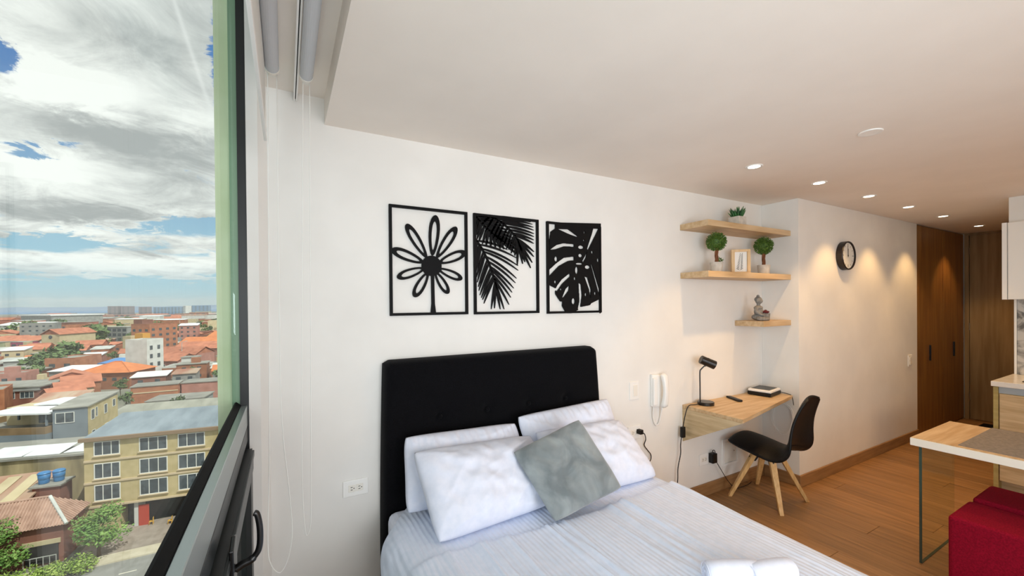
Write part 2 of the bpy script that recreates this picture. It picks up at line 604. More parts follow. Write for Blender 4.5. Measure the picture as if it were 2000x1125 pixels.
# ------------------------------------------------------------------ window_1
win = bpy.data.objects.new('window_1', None)
COL.objects.link(win)
win.location = (-0.17, 2.1, 0.30)
win['kind'] = 'structure'
YA, YB = -2.58, 2.123
MB().box(-0.174, -0.143, 2.088, YB, 0.30, 3.16).build('jamb', M_FRAME, win)
MB().box(-0.203, -0.1742, 2.098, YB, 0.30, 3.16).build('glass_stop', M_FIN2, win)
MB().box(-0.203, -0.143, -2.60, -2.55, 0.30, 3.16).build('jamb', M_FRAME, win)
MB().box(-0.203, -0.143, -2.55, 2.088, 3.12, 3.199).build('head_rail', M_FRAME, win)
MB().box(-0.194, -0.188, -2.55, 2.088, 1.118, 3.12).build('pane', M_GLASS, win)
# transom: glazing gasket, satin ledge, face with a groove
MB().prism([(-0.193, YA, 0.975), (-0.193, YA, 1.137), (-0.187, YA, 1.139), (-0.1725, YA, 1.126), (-0.1725, YA, 0.975)], (0, 4.668, 0)).build('glazing_gasket', mat('black_gasket', '#08090a', rough=0.7, spec=0.15), win)
MB().box(-0.1725, -0.148, YA, 2.088, 1.035, 1.1215).build('ledge', M_LEDGE, win, bevel=0.002, segs=1)
MB().box(-0.1725, -0.1495, YA, 2.088, 1.0305, 1.0345).build('groove', M_SLOT, win)
MB().box(-0.1725, -0.148, YA, 2.088, 0.972, 1.030).build('transom', M_GREYAL, win, bevel=0.0015, segs=1)
# opening sash under the transom
MB().box(-0.203, -0.160, YA, 2.088, 0.30, 0.352).build('sill_rail', M_FRAME, win)
sash = MB().box(-0.165, -0.128, 0.35, 2.02, 0.845, 0.953).box(-0.165, -0.128, 0.35, 2.02, 0.36, 0.44)
sash.box(-0.165, -0.128, 1.93, 2.02, 0.44, 0.845).box(-0.165, -0.128, 0.35, 0.44, 0.44, 0.845)
sash = sash.build('sash', M_FRAME, win)
MB().box(-0.158, -0.120, 0.36, 2.01, 0.925, 0.949).build('sash_bead', M_GREYAL, sash, bevel=0.002, segs=1)
MB().box(-0.158, -0.1235, 0.36, 2.01, 0.872, 0.918).build('sash_bead', M_GREYAL, sash, bevel=0.002, segs=1)
MB().box(-0.152, -0.146, 0.44, 1.93, 0.44, 0.845).build('sash_pane', M_GLASS, sash)
MB().box(-0.2, -0.165, YA, 0.33, 0.352, 0.972).build('side_frame', M_FRAME, win)
MB().box(-0.198, -0.166, 2.03, 2.088, 0.352, 0.972).build('side_frame', M_FRAME, win)
# handle with base plate and curved grip
hd = MB()
hd.prism([(-0.1235, 1.17, 0.87), (-0.1235, 1.235, 0.87), (-0.1235, 1.245, 0.97), (-0.1235, 1.205, 0.985), (-0.1235, 1.16, 0.97)], (0.010, 0, 0))
hd = hd.build('handle', M_BLACKM, win, bevel=0.003)
grip = smooth_path([(-0.114, 1.20, 0.905), (-0.098, 1.20, 0.914), (-0.080, 1.20, 0.920), (-0.066, 1.20, 0.938), (-0.062, 1.20, 0.965), (-0.063, 1.20, 1.00), (-0.068, 1.20, 1.028), (-0.074, 1.20, 1.033)], 6)
MB().tube(grip, [0.0095 if i < 14 else 0.0072 for i in range(len(grip))], 10).build('grip', M_BLACKM, hd, smooth=True)

# ------------------------------------------------------------------ roller blinds
def blind(cx, label, fabric_z, chain):
    t = thing('roller_blind', label, 'blind', (cx, 1.85, 2.474), 'roller blinds in the ceiling pocket')
    MB().tube([(cx, -2.5, 2.474), (cx, 1.845, 2.474)], 0.0245, 24).build('tube', M_TUBE, t, smooth=False)
    fx = cx - 0.0245
    if fabric_z < 2.44:
        MB().box(fx - 0.0008, fx + 0.0008, -2.48, 1.835, fabric_z, 2.476).build('fabric', M_BLIND, t)
        MB().box(fx - 0.005, fx + 0.005, -2.48, 1.835, fabric_z - 0.022, fabric_z).build('hem_bar', M_WHITE, t, bevel=0.002)
    MB().lathe((cx, 1.845, 2.474), [(0.0262, 0), (0.0262, 0.012), (0.022, 0.022), (0.006, 0.023)], 24, (0, 1, 0)).build('chain_wheel', M_CREAM, t)
    MB().box(cx - 0.012, cx + 0.012, 1.869, 1.888, 2.455, 2.5215).build('bracket', M_CREAM, t)
    MB().tube(smooth_path(chain, 10), 0.0019, 6).build('chain', M_CHAIN, t, smooth=True)


blind(-0.0365, 'white roller blind beside the window with a strip of cloth let down', 2.20,
      [(-0.052, 1.875, 2.47), (-0.055, 1.88, 1.8), (-0.062, 1.885, 1.0), (-0.071, 1.89, 0.62), (-0.062, 1.89, 0.52), (-0.030, 1.89, 0.475),
       (0.000, 1.89, 0.53), (0.014, 1.89, 0.63), (0.006, 1.89, 0.78), (-0.019, 1.89, 1.13), (-0.021, 1.885, 1.8), (-0.021, 1.875, 2.47)])
blind(0.083, 'fully rolled white roller blind on the room side of the ceiling pocket', 2.5,
      [(0.072, 1.875, 2.47), (0.062, 1.88, 1.7), (0.052, 1.885, 1.0), (0.054, 1.89, 0.74), (0.062, 1.89, 0.615), (0.069, 1.89, 0.598),
       (0.079, 1.89, 0.625), (0.083, 1.89, 0.70), (0.086, 1.885, 1.0), (0.092, 1.88, 1.7), (0.096, 1.875, 2.47)])

# ------------------------------------------------------------------ downlights
def downlight(x, y, label, lit=True):
    t = thing('downlight', label, 'ceiling light', (x, y, CH), 'recessed ceiling downlights')
    MB().lathe((x, y, CH), [(0.034, 0.0), (0.050, 0.0), (0.050, -0.004), (0.046, -0.006), (0.036, -0.003)], 28).build('trim_ring', M_WHITE, t, smooth=True)
    MB().lathe((x, y, CH - 0.0032), [(0.001, 0.002), (0.035, 0.002), (0.035, 0.0), (0.001, 0.0)], 24).build('lens', M_LED if lit else M_WHITE, t)
    if lit:
        ld = bpy.data.lights.new('downlight_beam', 'SPOT')
        ld.energy = DOWN_W
        ld.color = (1.0, 0.60, 0.24)
        ld.spot_size = R(88); ld.spot_blend = 0.55
        ld.shadow_soft_size = 0.02
        s = bpy.data.objects.new('downlight_beam', ld)
        COL.objects.link(s)
        s.parent = t
        s.location = (0, 0, -0.012)


DOWN_W = 26.0
DL = [(2.602, 1.529, 'lit ceiling downlight nearest the bed, above the desk chair'),
      (3.387, 1.522, 'lit ceiling downlight just before the wall with the clock'),
      (4.189, 1.526, 'lit ceiling downlight above the round wall clock'),
      (5.004, 1.533, 'lit ceiling downlight halfway along the clock wall'),
      (5.884, 1.536, 'lit ceiling downlight just before the brown wardrobe'),
      (7.040, 1.545, 'lit ceiling downlight over the brown wardrobe, farthest from the bed')]
for x, y, lb in DL:
    downlight(x, y, lb)
downlight(2.607, 0.942, 'unlit white ceiling downlight alone in the middle of the ceiling', False)

# ------------------------------------------------------------------ wall pictures
def homography(src, dst):
    A = []
    for (x, y), (u, v) in zip(src, dst):
        A.append([x, y, 1, 0, 0, 0, -u * x, -u * y, u])
        A.append([0, 0, 0, x, y, 1, -v * x, -v * y, v])
    A = np.array(A, float)
    h = np.append(np.linalg.solve(A[:, :8], A[:, 8]), 1).reshape(3, 3)

    def fn(x, y):
        p = h @ np.array([x, y, 1.0])
        return p[0] / p[2], p[1] / p[2]
    return fn


def picture(x0, x1, z0, z1, label, name):
    t = thing(name, label, 'wall art', ((x0 + x1) / 2, 2.1245, z0), 'black cut-out leaf pictures over the bed')
    f = MB()
    b = 0.0135
    ya, yb = 2.108, 2.1245
    f.box(x0, x1, ya, yb, z0, z0 + b).box(x0, x1, ya, yb, z1 - b, z1)
    f.box(x0, x0 + b, ya, yb, z0 + b, z1 - b).box(x1 - b, x1, ya, yb, z0 + b, z1 - b)
    f.build('frame', M_LACQ, t)
    return t


def strip(mb, pts, ws, y0=2.110, y1=2.121):
    """flat tapered strip along points (x, z), half widths ws"""
    n = len(pts)
    Lf, Rt = [], []
    for i in range(n):
        a, b = pts[max(i - 1, 0)], pts[min(i + 1, n - 1)]
        d = Vector((b[0] - a[0], b[1] - a[1])).normalized()
        nn = Vector((-d.y, d.x)) * ws[i]
        Lf.append((pts[i][0] + nn.x, pts[i][1] + nn.y)); Rt.append((pts[i][0] - nn.x, pts[i][1] - nn.y))
    poly = Rt + Lf[::-1]
    vs = [(p[0], y0, p[1]) for p in poly] + [(p[0], y1, p[1]) for p in poly]
    k = len(poly)
    fs = []
    for i in range(n - 1):
        fs.append((i, i + 1, k - 2 - i, k - 1 - i))
    fs += [(i, k + i, k + (i + 1) % k, (i + 1) % k) for i in range(k)]
    mb.add(vs, fs)


def curve2(a, c, b, n=9):
    return [((1 - t) ** 2 * a[0] + 2 * t * (1 - t) * c[0] + t * t * b[0], (1 - t) ** 2 * a[1] + 2 * t * (1 - t) * c[1] + t * t * b[1]) for t in [i / n for i in range(n + 1)]]


# picture 1: a flower of outlined petals on a stem
t1 = picture(0.462, 0.888, 1.490, 2.056, 'black cut-out picture of a star flower, left of the three above the headboard', 'flower_picture')
H1 = homography([(80, 80), (745, 150), (755, 1010), (98, 1028)], [(0.462, 2.056), (0.888, 2.056), (0.888, 1.490), (0.462, 1.490)])
cx, cz = H1(447, 605)
for tip, hw in (((478, 175), 45), ((230, 250), 40), ((655, 275), 42), ((105, 465), 42), ((735, 488), 42), ((155, 705), 38), ((705, 715), 36), ((300, 868), 40), ((590, 838), 36)):
    tx, tz = H1(*tip)
    d = Vector((tx - cx, tz - cz)); Ln = d.length; d.normalize(); nn = Vector((-d.y, d.x))
    W = hw / 665 * 0.426
    mb = MB()
    N = 26
    outer, inner = [], []
    for i in range(N):
        a = 2 * math.pi * i / N
        s = 0.5 - 0.5 * math.cos(a)
        w = math.sin(a) * W * (1.0 - 0.25 * math.cos(a)) * 0.98
        st, en = 0.20, 1.0
        outer.append((cx + d.x * Ln * (st + (en - st) * s) + nn.x * w, cz + d.y * Ln * (st + (en - st) * s) + nn.y * w))
        s2 = 0.13 + 0.72 * s
        w2 = w * 0.52
        inner.append((cx + d.x * Ln * (st + (en - st) * s2) + nn.x * w2, cz + d.y * Ln * (st + (en - st) * s2) + nn.y * w2))
    ya, yb = 2.110, 2.121
    vs = [(p[0], ya, p[1]) for p in outer] + [(p[0], ya, p[1]) for p in inner] + [(p[0], yb, p[1]) for p in outer] + [(p[0], yb, p[1]) for p in inner]
    fs = []
    for i in range(N):
        j = (i + 1) % N
        fs += [(i, j, N + j, N + i), (2 * N + i, 2 * N + j, j, i), (N + i, N + j, 3 * N + j, 3 * N + i)]
    mb.add(vs, fs)
    mb.build('petal', M_LACQ, t1)
MB().lathe((cx, 2.1225, cz), [(0.054, 0), (0.054, 0.0135), (0.001, 0.0135)], 28, (0, -1, 0)).build('flower_centre', M_LACQ, t1)
mb = MB(); bx, bz = H1(463, 1012); strip(mb, [(cx + 0.004, cz - 0.02), (cx + 0.006, cz - 0.2), (bx, bz)], [0.008, 0.0085, 0.015]); mb.build('stem', M_LACQ, t1)

# picture 2: palm fronds
t2 = picture(0.926, 1.356, 1.488, 2.056, 'black cut-out picture of hanging palm fronds, middle of the three above the headboard', 'palm_picture')
H2 = homography([(808, 157), (1355, 218), (1343, 1005), (800, 1010)], [(0.926, 2.056), (1.356, 2.056), (1.356, 1.488), (0.926, 1.488)])


def frond(midpts, right, left, hw=6.5, sag=0.10):
    mb = MB()
    mid = [H2(*p) for p in midpts]
    P = smooth_path([(p[0], p[1], 0) for p in mid], 8)
    strip(mb, [(p.x, p.y) for p in P], [0.005] * len(P))
    for tips in (right, left):
        n = len(tips)
        for k, tp in enumerate(tips):
            f = 0.05 + 0.95 * k / max(1, n - 1)
            q = P[min(len(P) - 1, int(f * (len(P) - 1)))]
            e = H2(*tp)
            c = ((q.x + e[0]) / 2, (q.y + e[1]) / 2 + sag * abs(e[0] - q.x))
            pts = curve2((q.x, q.y), c, e, 6)
            h = hw / 547 * 0.43
            strip(mb, pts, [h * 0.6, h, h * 1.1, h * 1.05, h * 0.9, h * 0.6, h * 0.12])
    return mb


frond([(825, 380), (880, 470), (930, 580), (965, 690), (985, 770)],
      [(1090, 470), (1165, 540), (1175, 605), (1176, 645), (1160, 712), (1150, 750), (1135, 795), (1120, 830), (1108, 872), (1092, 932), (1050, 970), (1018, 970)],
      [(822, 560), (822, 610), (822, 650), (824, 700), (830, 742), (838, 780), (842, 812), (850, 850), (862, 872), (872, 888), (882, 920), (942, 968), (970, 962)]).build('frond', M_LACQ, t2)
frond([(930, 180), (1040, 235), (1120, 310), (1170, 380), (1185, 420)],
      [(1290, 235), (1305, 255), (1312, 280), (1315, 305), (1316, 335), (1315, 360), (1313, 388), (1312, 418), (1312, 488), (1310, 530), (1296, 580), (1282, 626)],
      [(870, 260), (900, 320), (930, 365), (960, 390), (990, 400), (1020, 425), (1050, 445), (1080, 465), (1100, 470), (1120, 500), (1150, 520), (1170, 600), (1215, 590), (1235, 575)], 7.5, 0.06).build('frond', M_LACQ, t2)
frond([(815, 170), (850, 215), (905, 275), (960, 330), (1010, 370)],
      [(960, 195), (1000, 205), (1030, 225), (1060, 245), (1085, 270), (1100, 300), (1115, 330), (1130, 365), (1140, 400), (1155, 430), (1165, 470), (1168, 510)],
      [(820, 225), (822, 270), (825, 310), (828, 345), (835, 380), (850, 400), (880, 420), (910, 440), (950, 450), (990, 455), (1030, 460), (1060, 465)], 8.5, 0.02).build('frond', M_LACQ, t2)

# picture 3: a split monstera leaf, cut from a sheet
t3 = picture(1.417, 1.850, 1.482, 2.054, 'black cut-out picture of a split monstera leaf, right of the three above the headboard', 'monstera_picture')
H3 = homography([(1420, 233), (1875, 270), (1880, 997), (1422, 1008)], [(1.417, 2.054), (1.850, 2.054), (1.850, 1.482), (1.417, 1.482)])
CUT = [[(1415, 235), (1492, 255), (1492, 292), (1455, 318), (1442, 400), (1445, 470), (1415, 530)],
       [(1510, 296), (1600, 296), (1680, 352), (1672, 360), (1600, 335)],
       [(1445, 470), (1500, 430), (1560, 414), (1648, 420), (1648, 442), (1560, 440), (1490, 466)],
       [(1418, 690), (1437, 638), (1500, 580), (1560, 536), (1648, 524), (1648, 556), (1600, 560), (1520, 605), (1440, 690)],
       [(1490, 800), (1500, 775), (1540, 720), (1612, 662), (1614, 692), (1550, 752), (1500, 825)],
       [(1415, 745), (1440, 765), (1490, 792), (1490, 840), (1532, 905), (1550, 905), (1548, 945), (1575, 992), (1560, 1015), (1415, 1015)],
       [(1542, 875), (1573, 800), (1608, 762), (1602, 812), (1562, 866)],
       [(1683, 745), (1706, 755), (1716, 850), (1702, 955), (1690, 985), (1676, 965), (1690, 900)],
       [(1732, 688), (1762, 700), (1792, 800), (1786, 890), (1772, 800)],
       [(1786, 582), (1800, 590), (1868, 815), (1866, 870), (1850, 815)],
       [(1610, 1010), (1680, 975), (1705, 950), (1780, 935), (1792, 918), (1850, 890), (1866, 880), (1868, 1010)],
       [(1810, 284), (1858, 286), (1768, 468), (1755, 460), (1798, 330)],
       [(1738, 520), (1760, 470), (1750, 530), (1722, 580), (1716, 560)]]
HOL = [(1495, 547, 14, 22), (1705, 445, 24, 15), (1700, 515, 18, 15), (1760, 612, 23, 15), (1668, 640, 13, 32), (1640, 902, 15, 27), (1488, 740, 9, 14), (1690, 585, 30, 8),
       (1745, 845, 9, 16), (1825, 835, 9, 14), (1800, 485, 9, 13), (1850, 552, 9, 17), (1735, 320, 6, 15), (1730, 386, 8, 9), (1652, 710, 9, 14), (1535, 802, 8, 9)]


def inside(poly, X, Y):
    r = np.zeros(X.shape, bool)
    n = len(poly)
    for i in range(n):
        (x1, y1), (x2, y2) = poly[i], poly[(i + 1) % n]
        c = ((y1 > Y) != (y2 > Y))
        if y1 != y2:
            r ^= c & (X < (x2 - x1) * (Y - y1) / (y2 - y1) + x1)
    return r


SS = 3
GN, GM = 92, 150
gx = np.linspace(1424, 1876, GN * SS); gy = np.linspace(240, 1006, GM * SS)
GX, GY = np.meshgrid(gx, gy)
solid = np.ones(GX.shape, bool)
for p in CUT:
    solid &= ~inside(p, GX, GY)
for ex, ey, ea, eb in HOL:
    solid &= ((GX - ex) / ea) ** 2 + ((GY - ey) / eb) ** 2 > 1
cov = solid.reshape(GM, SS, GN, SS).mean(axis=(1, 3))
ax_ = gx.reshape(GN, SS).mean(1); ay_ = gy.reshape(GM, SS).mean(1)
mb = MB()
vid = {}


def gv(px, py):
    k = (round(px, 2), round(py, 2))
    if k not in vid:
        u, w = H3(px, py)
        vid[k] = len(mb.v)
        mb.v.append(Vector((u, 2.115, w)))
    return vid[k]


for j in range(GM - 1):
    for i in range(GN - 1):
        cs = [(ax_[i], ay_[j], cov[j, i]), (ax_[i + 1], ay_[j], cov[j, i + 1]), (ax_[i + 1], ay_[j + 1], cov[j + 1, i + 1]), (ax_[i], ay_[j + 1], cov[j + 1, i])]
        poly = []
        for k in range(4):
            x1, y1, a = cs[k]; x2, y2, b = cs[(k + 1) % 4]
            if a >= 0.5:
                poly.append(gv(x1, y1))
            if (a >= 0.5) != (b >= 0.5):
                t = (0.5 - a) / (b - a)
                poly.append(gv(x1 + (x2 - x1) * t, y1 + (y2 - y1) * t))
        poly = [p for n_, p in enumerate(poly) if p != poly[n_ - 1]]
        if len(poly) > 2:
            mb.f.append(tuple(poly))
mb.build('leaf', M_LACQ, t3, solid=0.010)

# ------------------------------------------------------------------ bed
bed = thing('bed', 'double bed with a tall black button-tufted headboard against the white wall', 'bed', (1.1, 1.1, 0.0))
BUT = [(0.695, 0.965), (0.967, 0.965), (1.234, 0.965), (1.497, 0.965), (0.56, 0.68), (0.83, 0.68), (1.10, 0.68), (1.37, 0.68), (1.64, 0.68)]


def hb_x(u, z):
    k = (z - 0.1) / 1.17
    l = 0.402 + 0.020 * k ** 2
    r = 1.802 - 0.055 * k ** 2
    return l + (r - l) * u


def hb(u, v):
    z = 0.08 + v * 1.188
    x = hb_x(u, z)
    e = min((x - hb_x(0, z)), (hb_x(1, z) - x))
    et = 1.268 - z
    y = 2.030
    rr = 0.04
    for q in (e, et):
        if q < rr:
            y += rr - math.sqrt(max(0, rr * rr - (rr - q) ** 2))
    if e < 0.03 and et < 0.03:   # soften the top corners
        kk = (0.03 - e) * (0.03 - et) / 0.0009
        z -= 0.016 * kk
    for bx_, bz_ in BUT:
        d2 = (x - bx_) ** 2 + (z - bz_) ** 2
        y += 0.016 * math.exp(-d2 / 0.0009) + 0.009 * math.exp(-d2 / 0.008)
    return Vector((x, min(y, 2.075), z))


NU, NV = 140, 110
mb = MB().grid(hb, NU, NV)
rim = [hb(i / NU, 1) for i in range(NU + 1)]
left = [hb(0, j / NV) for j in range(NV + 1)]
right = [hb(1, j / NV) for j in range(NV + 1)]
for path in (left, rim, right):
    o = len(mb.v)
    for p in path:
        mb.v += [p.copy(), Vector((p.x, 2.1235, p.z))]
    for i in range(len(path) - 1):
        mb.f.append((o + 2 * i, o + 2 * i + 1, o + 2 * i + 3, o + 2 * i + 2))
head = mb.build('headboard', M_BLACKF, bed, smooth=True, weld=True)
for bx_, bz_ in BUT:
    MB().ball((bx_, 2.041, bz_), 0.0125, 12, 8, (1, 0.5, 1)).build('button', M_BLACKF, head, smooth=True)
MB().box(0.425, 1.795, 0.07, 2.03, 0.10, 0.36).build('base', M_BLACKF, bed, bevel=0.012)
MB().box(0.415, 1.805, 0.06, 2.026, 0.361, 0.548).build('mattress', M_LINEN, bed, bevel=0.04, segs=3)
for x in (0.48, 1.74):
    for y in (0.14, 1.95):
        MB().lathe((x, y, 0), [(0.018, 0), (0.026, 0.1)], 12).build('leg', M_BLACKP, bed)

random.seed(3)
wr = [(random.uniform(0.45, 1.85), random.uniform(0.005, 0.015), random.uniform(0.006, 0.015), random.uniform(-0.10, 0.10), random.uniform(0, 6)) for _ in range(34)]


def duvet(u, v):
    y = 2.022 - v * 2.0
    k = max(0.0, min(1.0, (y - 1.70) / 0.32)) ** 2
    lx = 0.338 + 0.13 * k + 0.012 * math.sin(y * 9)
    hem = 0.405 + 0.06 * max(0.0, (y - 1.72)) / 0.3 - 0.06 * max(0, min(1, (1.75 - y) / 0.3)) + 0.012 * math.sin(y * 14)
    rx = 1.872 + 0.012 * math.sin(y * 5 + 1)
    top = 0.568
    S = [(lx - 0.004, hem), (lx + 0.002, (hem + 0.50) / 2), (lx + 0.02, 0.505), (lx + 0.055, 0.547), (lx + 0.11, top - 0.004), (lx + 0.2, top)]
    E2 = [(rx - 0.16, top), (rx - 0.08, top - 0.003), (rx - 0.035, 0.548), (rx - 0.006, 0.50), (rx + 0.006, 0.44), (rx + 0.012, 0.37)]
    nS = 0.14
    if u < nS:
        f = u / nS * 5; i = min(4, int(f)); t = f - i
        x = S[i][0] * (1 - t) + S[i + 1][0] * t; z = S[i][1] * (1 - t) + S[i + 1][1] * t
    elif u > 1 - nS:
        f = (u - 1 + nS) / nS * 5; i = min(4, int(f)); t = f - i
        x = E2[i][0] * (1 - t) + E2[i + 1][0] * t; z = E2[i][1] * (1 - t) + E2[i + 1][1] * t
    else:
        f = (u - nS) / (1 - 2 * nS)
        x = S[5][0] + (E2[0][0] - S[5][0]) * f; z = top
    flat = max(0.0, min(1.0, (z - 0.50) / 0.06))
    d = 0.0
    for x0, w, a, sl, ph in wr:
        xx = x - x0 - sl * (1.5 - y) - 0.012 * math.sin(3.1 * y + ph)
        d += a * math.exp(-(xx / w) ** 2) * (0.55 + 0.45 * math.sin(2.3 * y + ph))
    d += 0.006 * noise.noise(Vector((x * 5, y * 2.2, 1.3))) + 0.0025 * noise.noise(Vector((x * 22, y * 6, 4.3)))
    step = max(0.0, min(1.0, (1.515 + 0.02 * math.sin(x * 4) - y) / 0.012))
    d *= 0.25 + 0.75 * step
    z += (d + 0.010 * step) * flat
    if flat < 0.6:
        x += (1 if u > .5 else -1) * 0.006 * noise.noise(Vector((y * 9, z * 8, 2.0)))
    return Vector((x, y, z))


MB().grid(duvet, 230, 170).build('duvet', M_DUVET, smooth=True, origin=(1.1, 1.0, 0.4))
tag(bpy.data.objects['duvet'], 'white finely striped duvet spread over the double bed', 'bedding')


def pillow(name, m, P, bulge, seed, label, cat, group, pinch=0.05, ruffle=0.0, wrinkle=0.010, n=56):
    bl, br, tr, tl = [Vector(p) for p in P]
    nrm = (br - bl).cross(tl - bl).normalized()

    def side(sg):
        def fn(u, v):
            uu, vv = 2 * u - 1, 2 * v - 1
            # seams pulled in a little between softly rounded corners
            rc_ = 1 - 0.055 * (uu * vv) ** 4
            pu = uu * rc_ * (1 - pinch * (1 - vv * vv) * 0.5 * abs(uu) ** 3)
            pv = vv * rc_ * (1 - pinch * (1 - uu * uu) * 0.5 * abs(vv) ** 3)
            a, b = (pu + 1) / 2, (pv + 1) / 2
            p = bl * (1 - a) * (1 - b) + br * a * (1 - b) + tr * a * b + tl * (1 - a) * b
            th = (max(0, 1 - uu ** 4) * max(0, 1 - vv ** 4)) ** 0.66
            h = bulge * th * (0.86 + 0.14 * math.cos(uu * 1.5) * math.cos(vv * 1.5))
            q = Vector((uu * 2.2, vv * 2.2, seed * 3.1))
            rim = max(0.0, 1 - max(abs(uu), abs(vv)) ** 6)
            h += wrinkle * rim * (noise.noise(q * 1.3) + 0.6 * noise.noise(Vector((uu * 5 + vv * 2, vv * 3, seed))))
            # folds: thin ridges running in from the corners and across the middle
            for k_, (cu, cv_) in enumerate(((-1, -1), (1, -1), (1, 1), (-1, 1))):
                du, dv = uu - cu, vv - cv_
                dist = math.hypot(du, dv)
                ang = math.atan2(dv * -cv_, du * -cu)
                h += wrinkle * 0.9 * rim * math.exp(-dist * 1.5) * (1 - abs(math.sin(ang * 4.5 + seed * 1.7 + k_ + 1.2 * dist))) ** 2
            h += 0.55 * wrinkle * rim * (1 - abs(noise.noise(Vector((uu * 3.2 - vv * 1.6 + seed, vv * 1.5, seed + 5)))) * 2.2) ** 3 * (1 - vv * vv)
            edge = max(0, (abs(vv) - 0.55) / 0.45) * th
            h += 0.6 * wrinkle * edge * math.sin(uu * 16 + seed + 3 * math.sin(uu * 3))
            if ruffle and vv > 0.45:
                h += ruffle * math.sin(uu * 46 + 2 * math.sin(uu * 9)) * (vv - 0.45) * rim * 2
            return p + nrm * h * sg
        return fn
    mb = MB().grid(side(1), n, n)
    k = len(mb.f)
    mb.grid(side(-1), n, n)
    mb.f[k:] = [f[::-1] for f in mb.f[k:]]
    o = mb.build(name, m, smooth=True, weld=True, origin=tuple((bl + br) / 2))
    return tag(o, label, cat, group)


GP = 'white pillows on the bed'
pillow('pillow', M_LINEN, [(0.455, 1.835, 0.60), (1.12, 1.835, 0.60), (1.105, 1.955, 0.90), (0.475, 1.945, 0.925)], 0.062, 1,
       'white pillow at the left back, leaning on the headboard behind another', 'pillow', GP, ruffle=0.012)
pillow('pillow', M_LINEN, [(0.520, 1.585, 0.575), (1.11, 1.61, 0.59), (1.155, 1.88, 0.845), (0.480, 1.83, 0.890)], 0.092, 2,
       'large white pillow at the left front of the bed with a creased lower corner', 'pillow', GP, wrinkle=0.016)
pillow('pillow', M_LINEN, [(1.14, 1.835, 0.62), (1.80, 1.835, 0.62), (1.765, 1.955, 0.955), (1.085, 1.945, 0.935)], 0.055, 3,
       'white pillow at the right back, its gathered top edge against the headboard', 'pillow', GP, ruffle=0.012)
pillow('pillow', M_LINEN, [(1.16, 1.60, 0.59), (1.81, 1.60, 0.575), (1.765, 1.86, 0.845), (1.15, 1.87, 0.86)], 0.088, 4,
       'white pillow at the right front, half hidden behind the grey cushion', 'pillow', GP, wrinkle=0.014)
pillow('cushion', M_VELVET, [(1.000, 1.450, 0.598), (1.425, 1.475, 0.648), (1.345, 1.715, 0.945), (0.925, 1.700, 0.846)], 0.050, 6,
       'square grey velvet cushion standing on one corner against the white pillows', 'cushion', None, pinch=0.08, wrinkle=0.007)

# rolled white towels at the foot of the bed
for k, (x, y, ln, lb) in enumerate(((1.335, 0.865, 0.19, 'rolled white towel on the duvet at the lower picture edge, left of two'),
                                    (1.45, 0.80, 0.17, 'rolled white towel on the duvet at the lower picture edge, right of two'))):
    tw = thing('towel', lb, 'towel', (x, y, 0.58), 'rolled towels on the duvet')
    c = Vector((x, y, 0.580 + 0.038))
    ax = Vector((0.88, -0.47, 0)).normalized() if k == 0 else Vector((0.95, -0.3, 0)).normalized()
    prof = [(0.001, -ln / 2), (0.026, -ln / 2), (0.036, -ln / 2 + 0.01), (0.039, -ln / 4), (0.040, 0), (0.039, ln / 4), (0.036, ln / 2 - 0.01), (0.026, ln / 2), (0.001, ln / 2)]
    MB().lathe(c, prof, 28, ax).build('roll', M_LINEN, tw, smooth=True)
    up = Vector((0, 0, 1)); sd_ = ax.cross(up)
    sp = []
    for i in range(40):
        a = i * 0.42; r = 0.036 - i * 0.0008
        sp.append(c - ax * (ln / 2 + 0.001) + (up * math.sin(a) + sd_ * math.cos(a)) * r)
    MB().tube(sp, 0.0016, 5).build('spiral_edge', M_LINEN, tw)

# ------------------------------------------------------------------ wall fixtures by the bed
YW = 2.125


def outlet(x0, x1, z0, z1, label, sockets=2):
    t = thing('wall_outlet', label, 'outlet', ((x0 + x1) / 2, YW, z0))
    MB().box(x0, x1, YW - 0.007, YW - 0.0004, z0, z1).build('cover_plate', M_WHITE, t, bevel=0.003)
    w = (x1 - x0) * 0.60 / sockets
    for k in range(sockets):
        cx = (x0 + x1) / 2 + (k - (sockets - 1) / 2) * w
        cz = (z0 + z1) / 2
        s = MB().box(cx - w * 0.46, cx + w * 0.46, YW - 0.0085, YW - 0.006, cz - 0.017, cz + 0.017).build('socket', M_CREAM, t, bevel=0.001, segs=1)
        h = MB()
        for dz in (-0.006, 0.006):
            h.box(cx - 0.006, cx + 0.003, YW - 0.0092, YW - 0.008, cz + dz - 0.0013, cz + dz + 0.0013)
        h.lathe((cx + 0.009, YW - 0.0080, cz), [(0.0024, 0), (0.0024, 0.0012)], 10, (0, -1, 0))
        h.build('slots', M_SLOT, s)
    return t


outlet(0.231, 0.349, 0.616, 0.695, 'white double wall outlet between the window and the headboard')
outlet(2.090, 2.212, 0.580, 0.675, 'white wall outlet beside the pillows with a black plug in it')
outlet(2.850, 2.962, 0.245, 0.335, 'white low wall outlet under the desk with a black charger')
sw = thing('light_switch', 'white light switch on the wall between the headboard and the intercom', 'switch', (2.153, YW, 0.860))
MB().box(2.108, 2.198, YW - 0.007, YW - 0.0004, 0.860, 0.988).build('cover_plate', M_WHITE, sw, bevel=0.003)
MB().box(2.138, 2.178, YW - 0.011, YW - 0.006, 0.885, 0.963).build('rocker', M_CREAM, sw, bevel=0.002)
sw = thing('light_switch', 'small white light switch on the clock wall next to the wardrobe', 'switch', (5.975, 1.827, 0.82))
MB().box(5.925, 6.025, 1.818, 1.8266, 0.82, 0.945).build('cover_plate', M_WHITE, sw, bevel=0.003)
MB().box(5.95, 6.00, 1.812, 1.819, 0.84, 0.88).build('rocker', M_CREAM, sw, bevel=0.002)
MB().box(5.95, 6.00, 1.812, 1.819, 0.885, 0.925).build('rocker', M_CREAM, sw, bevel=0.002)

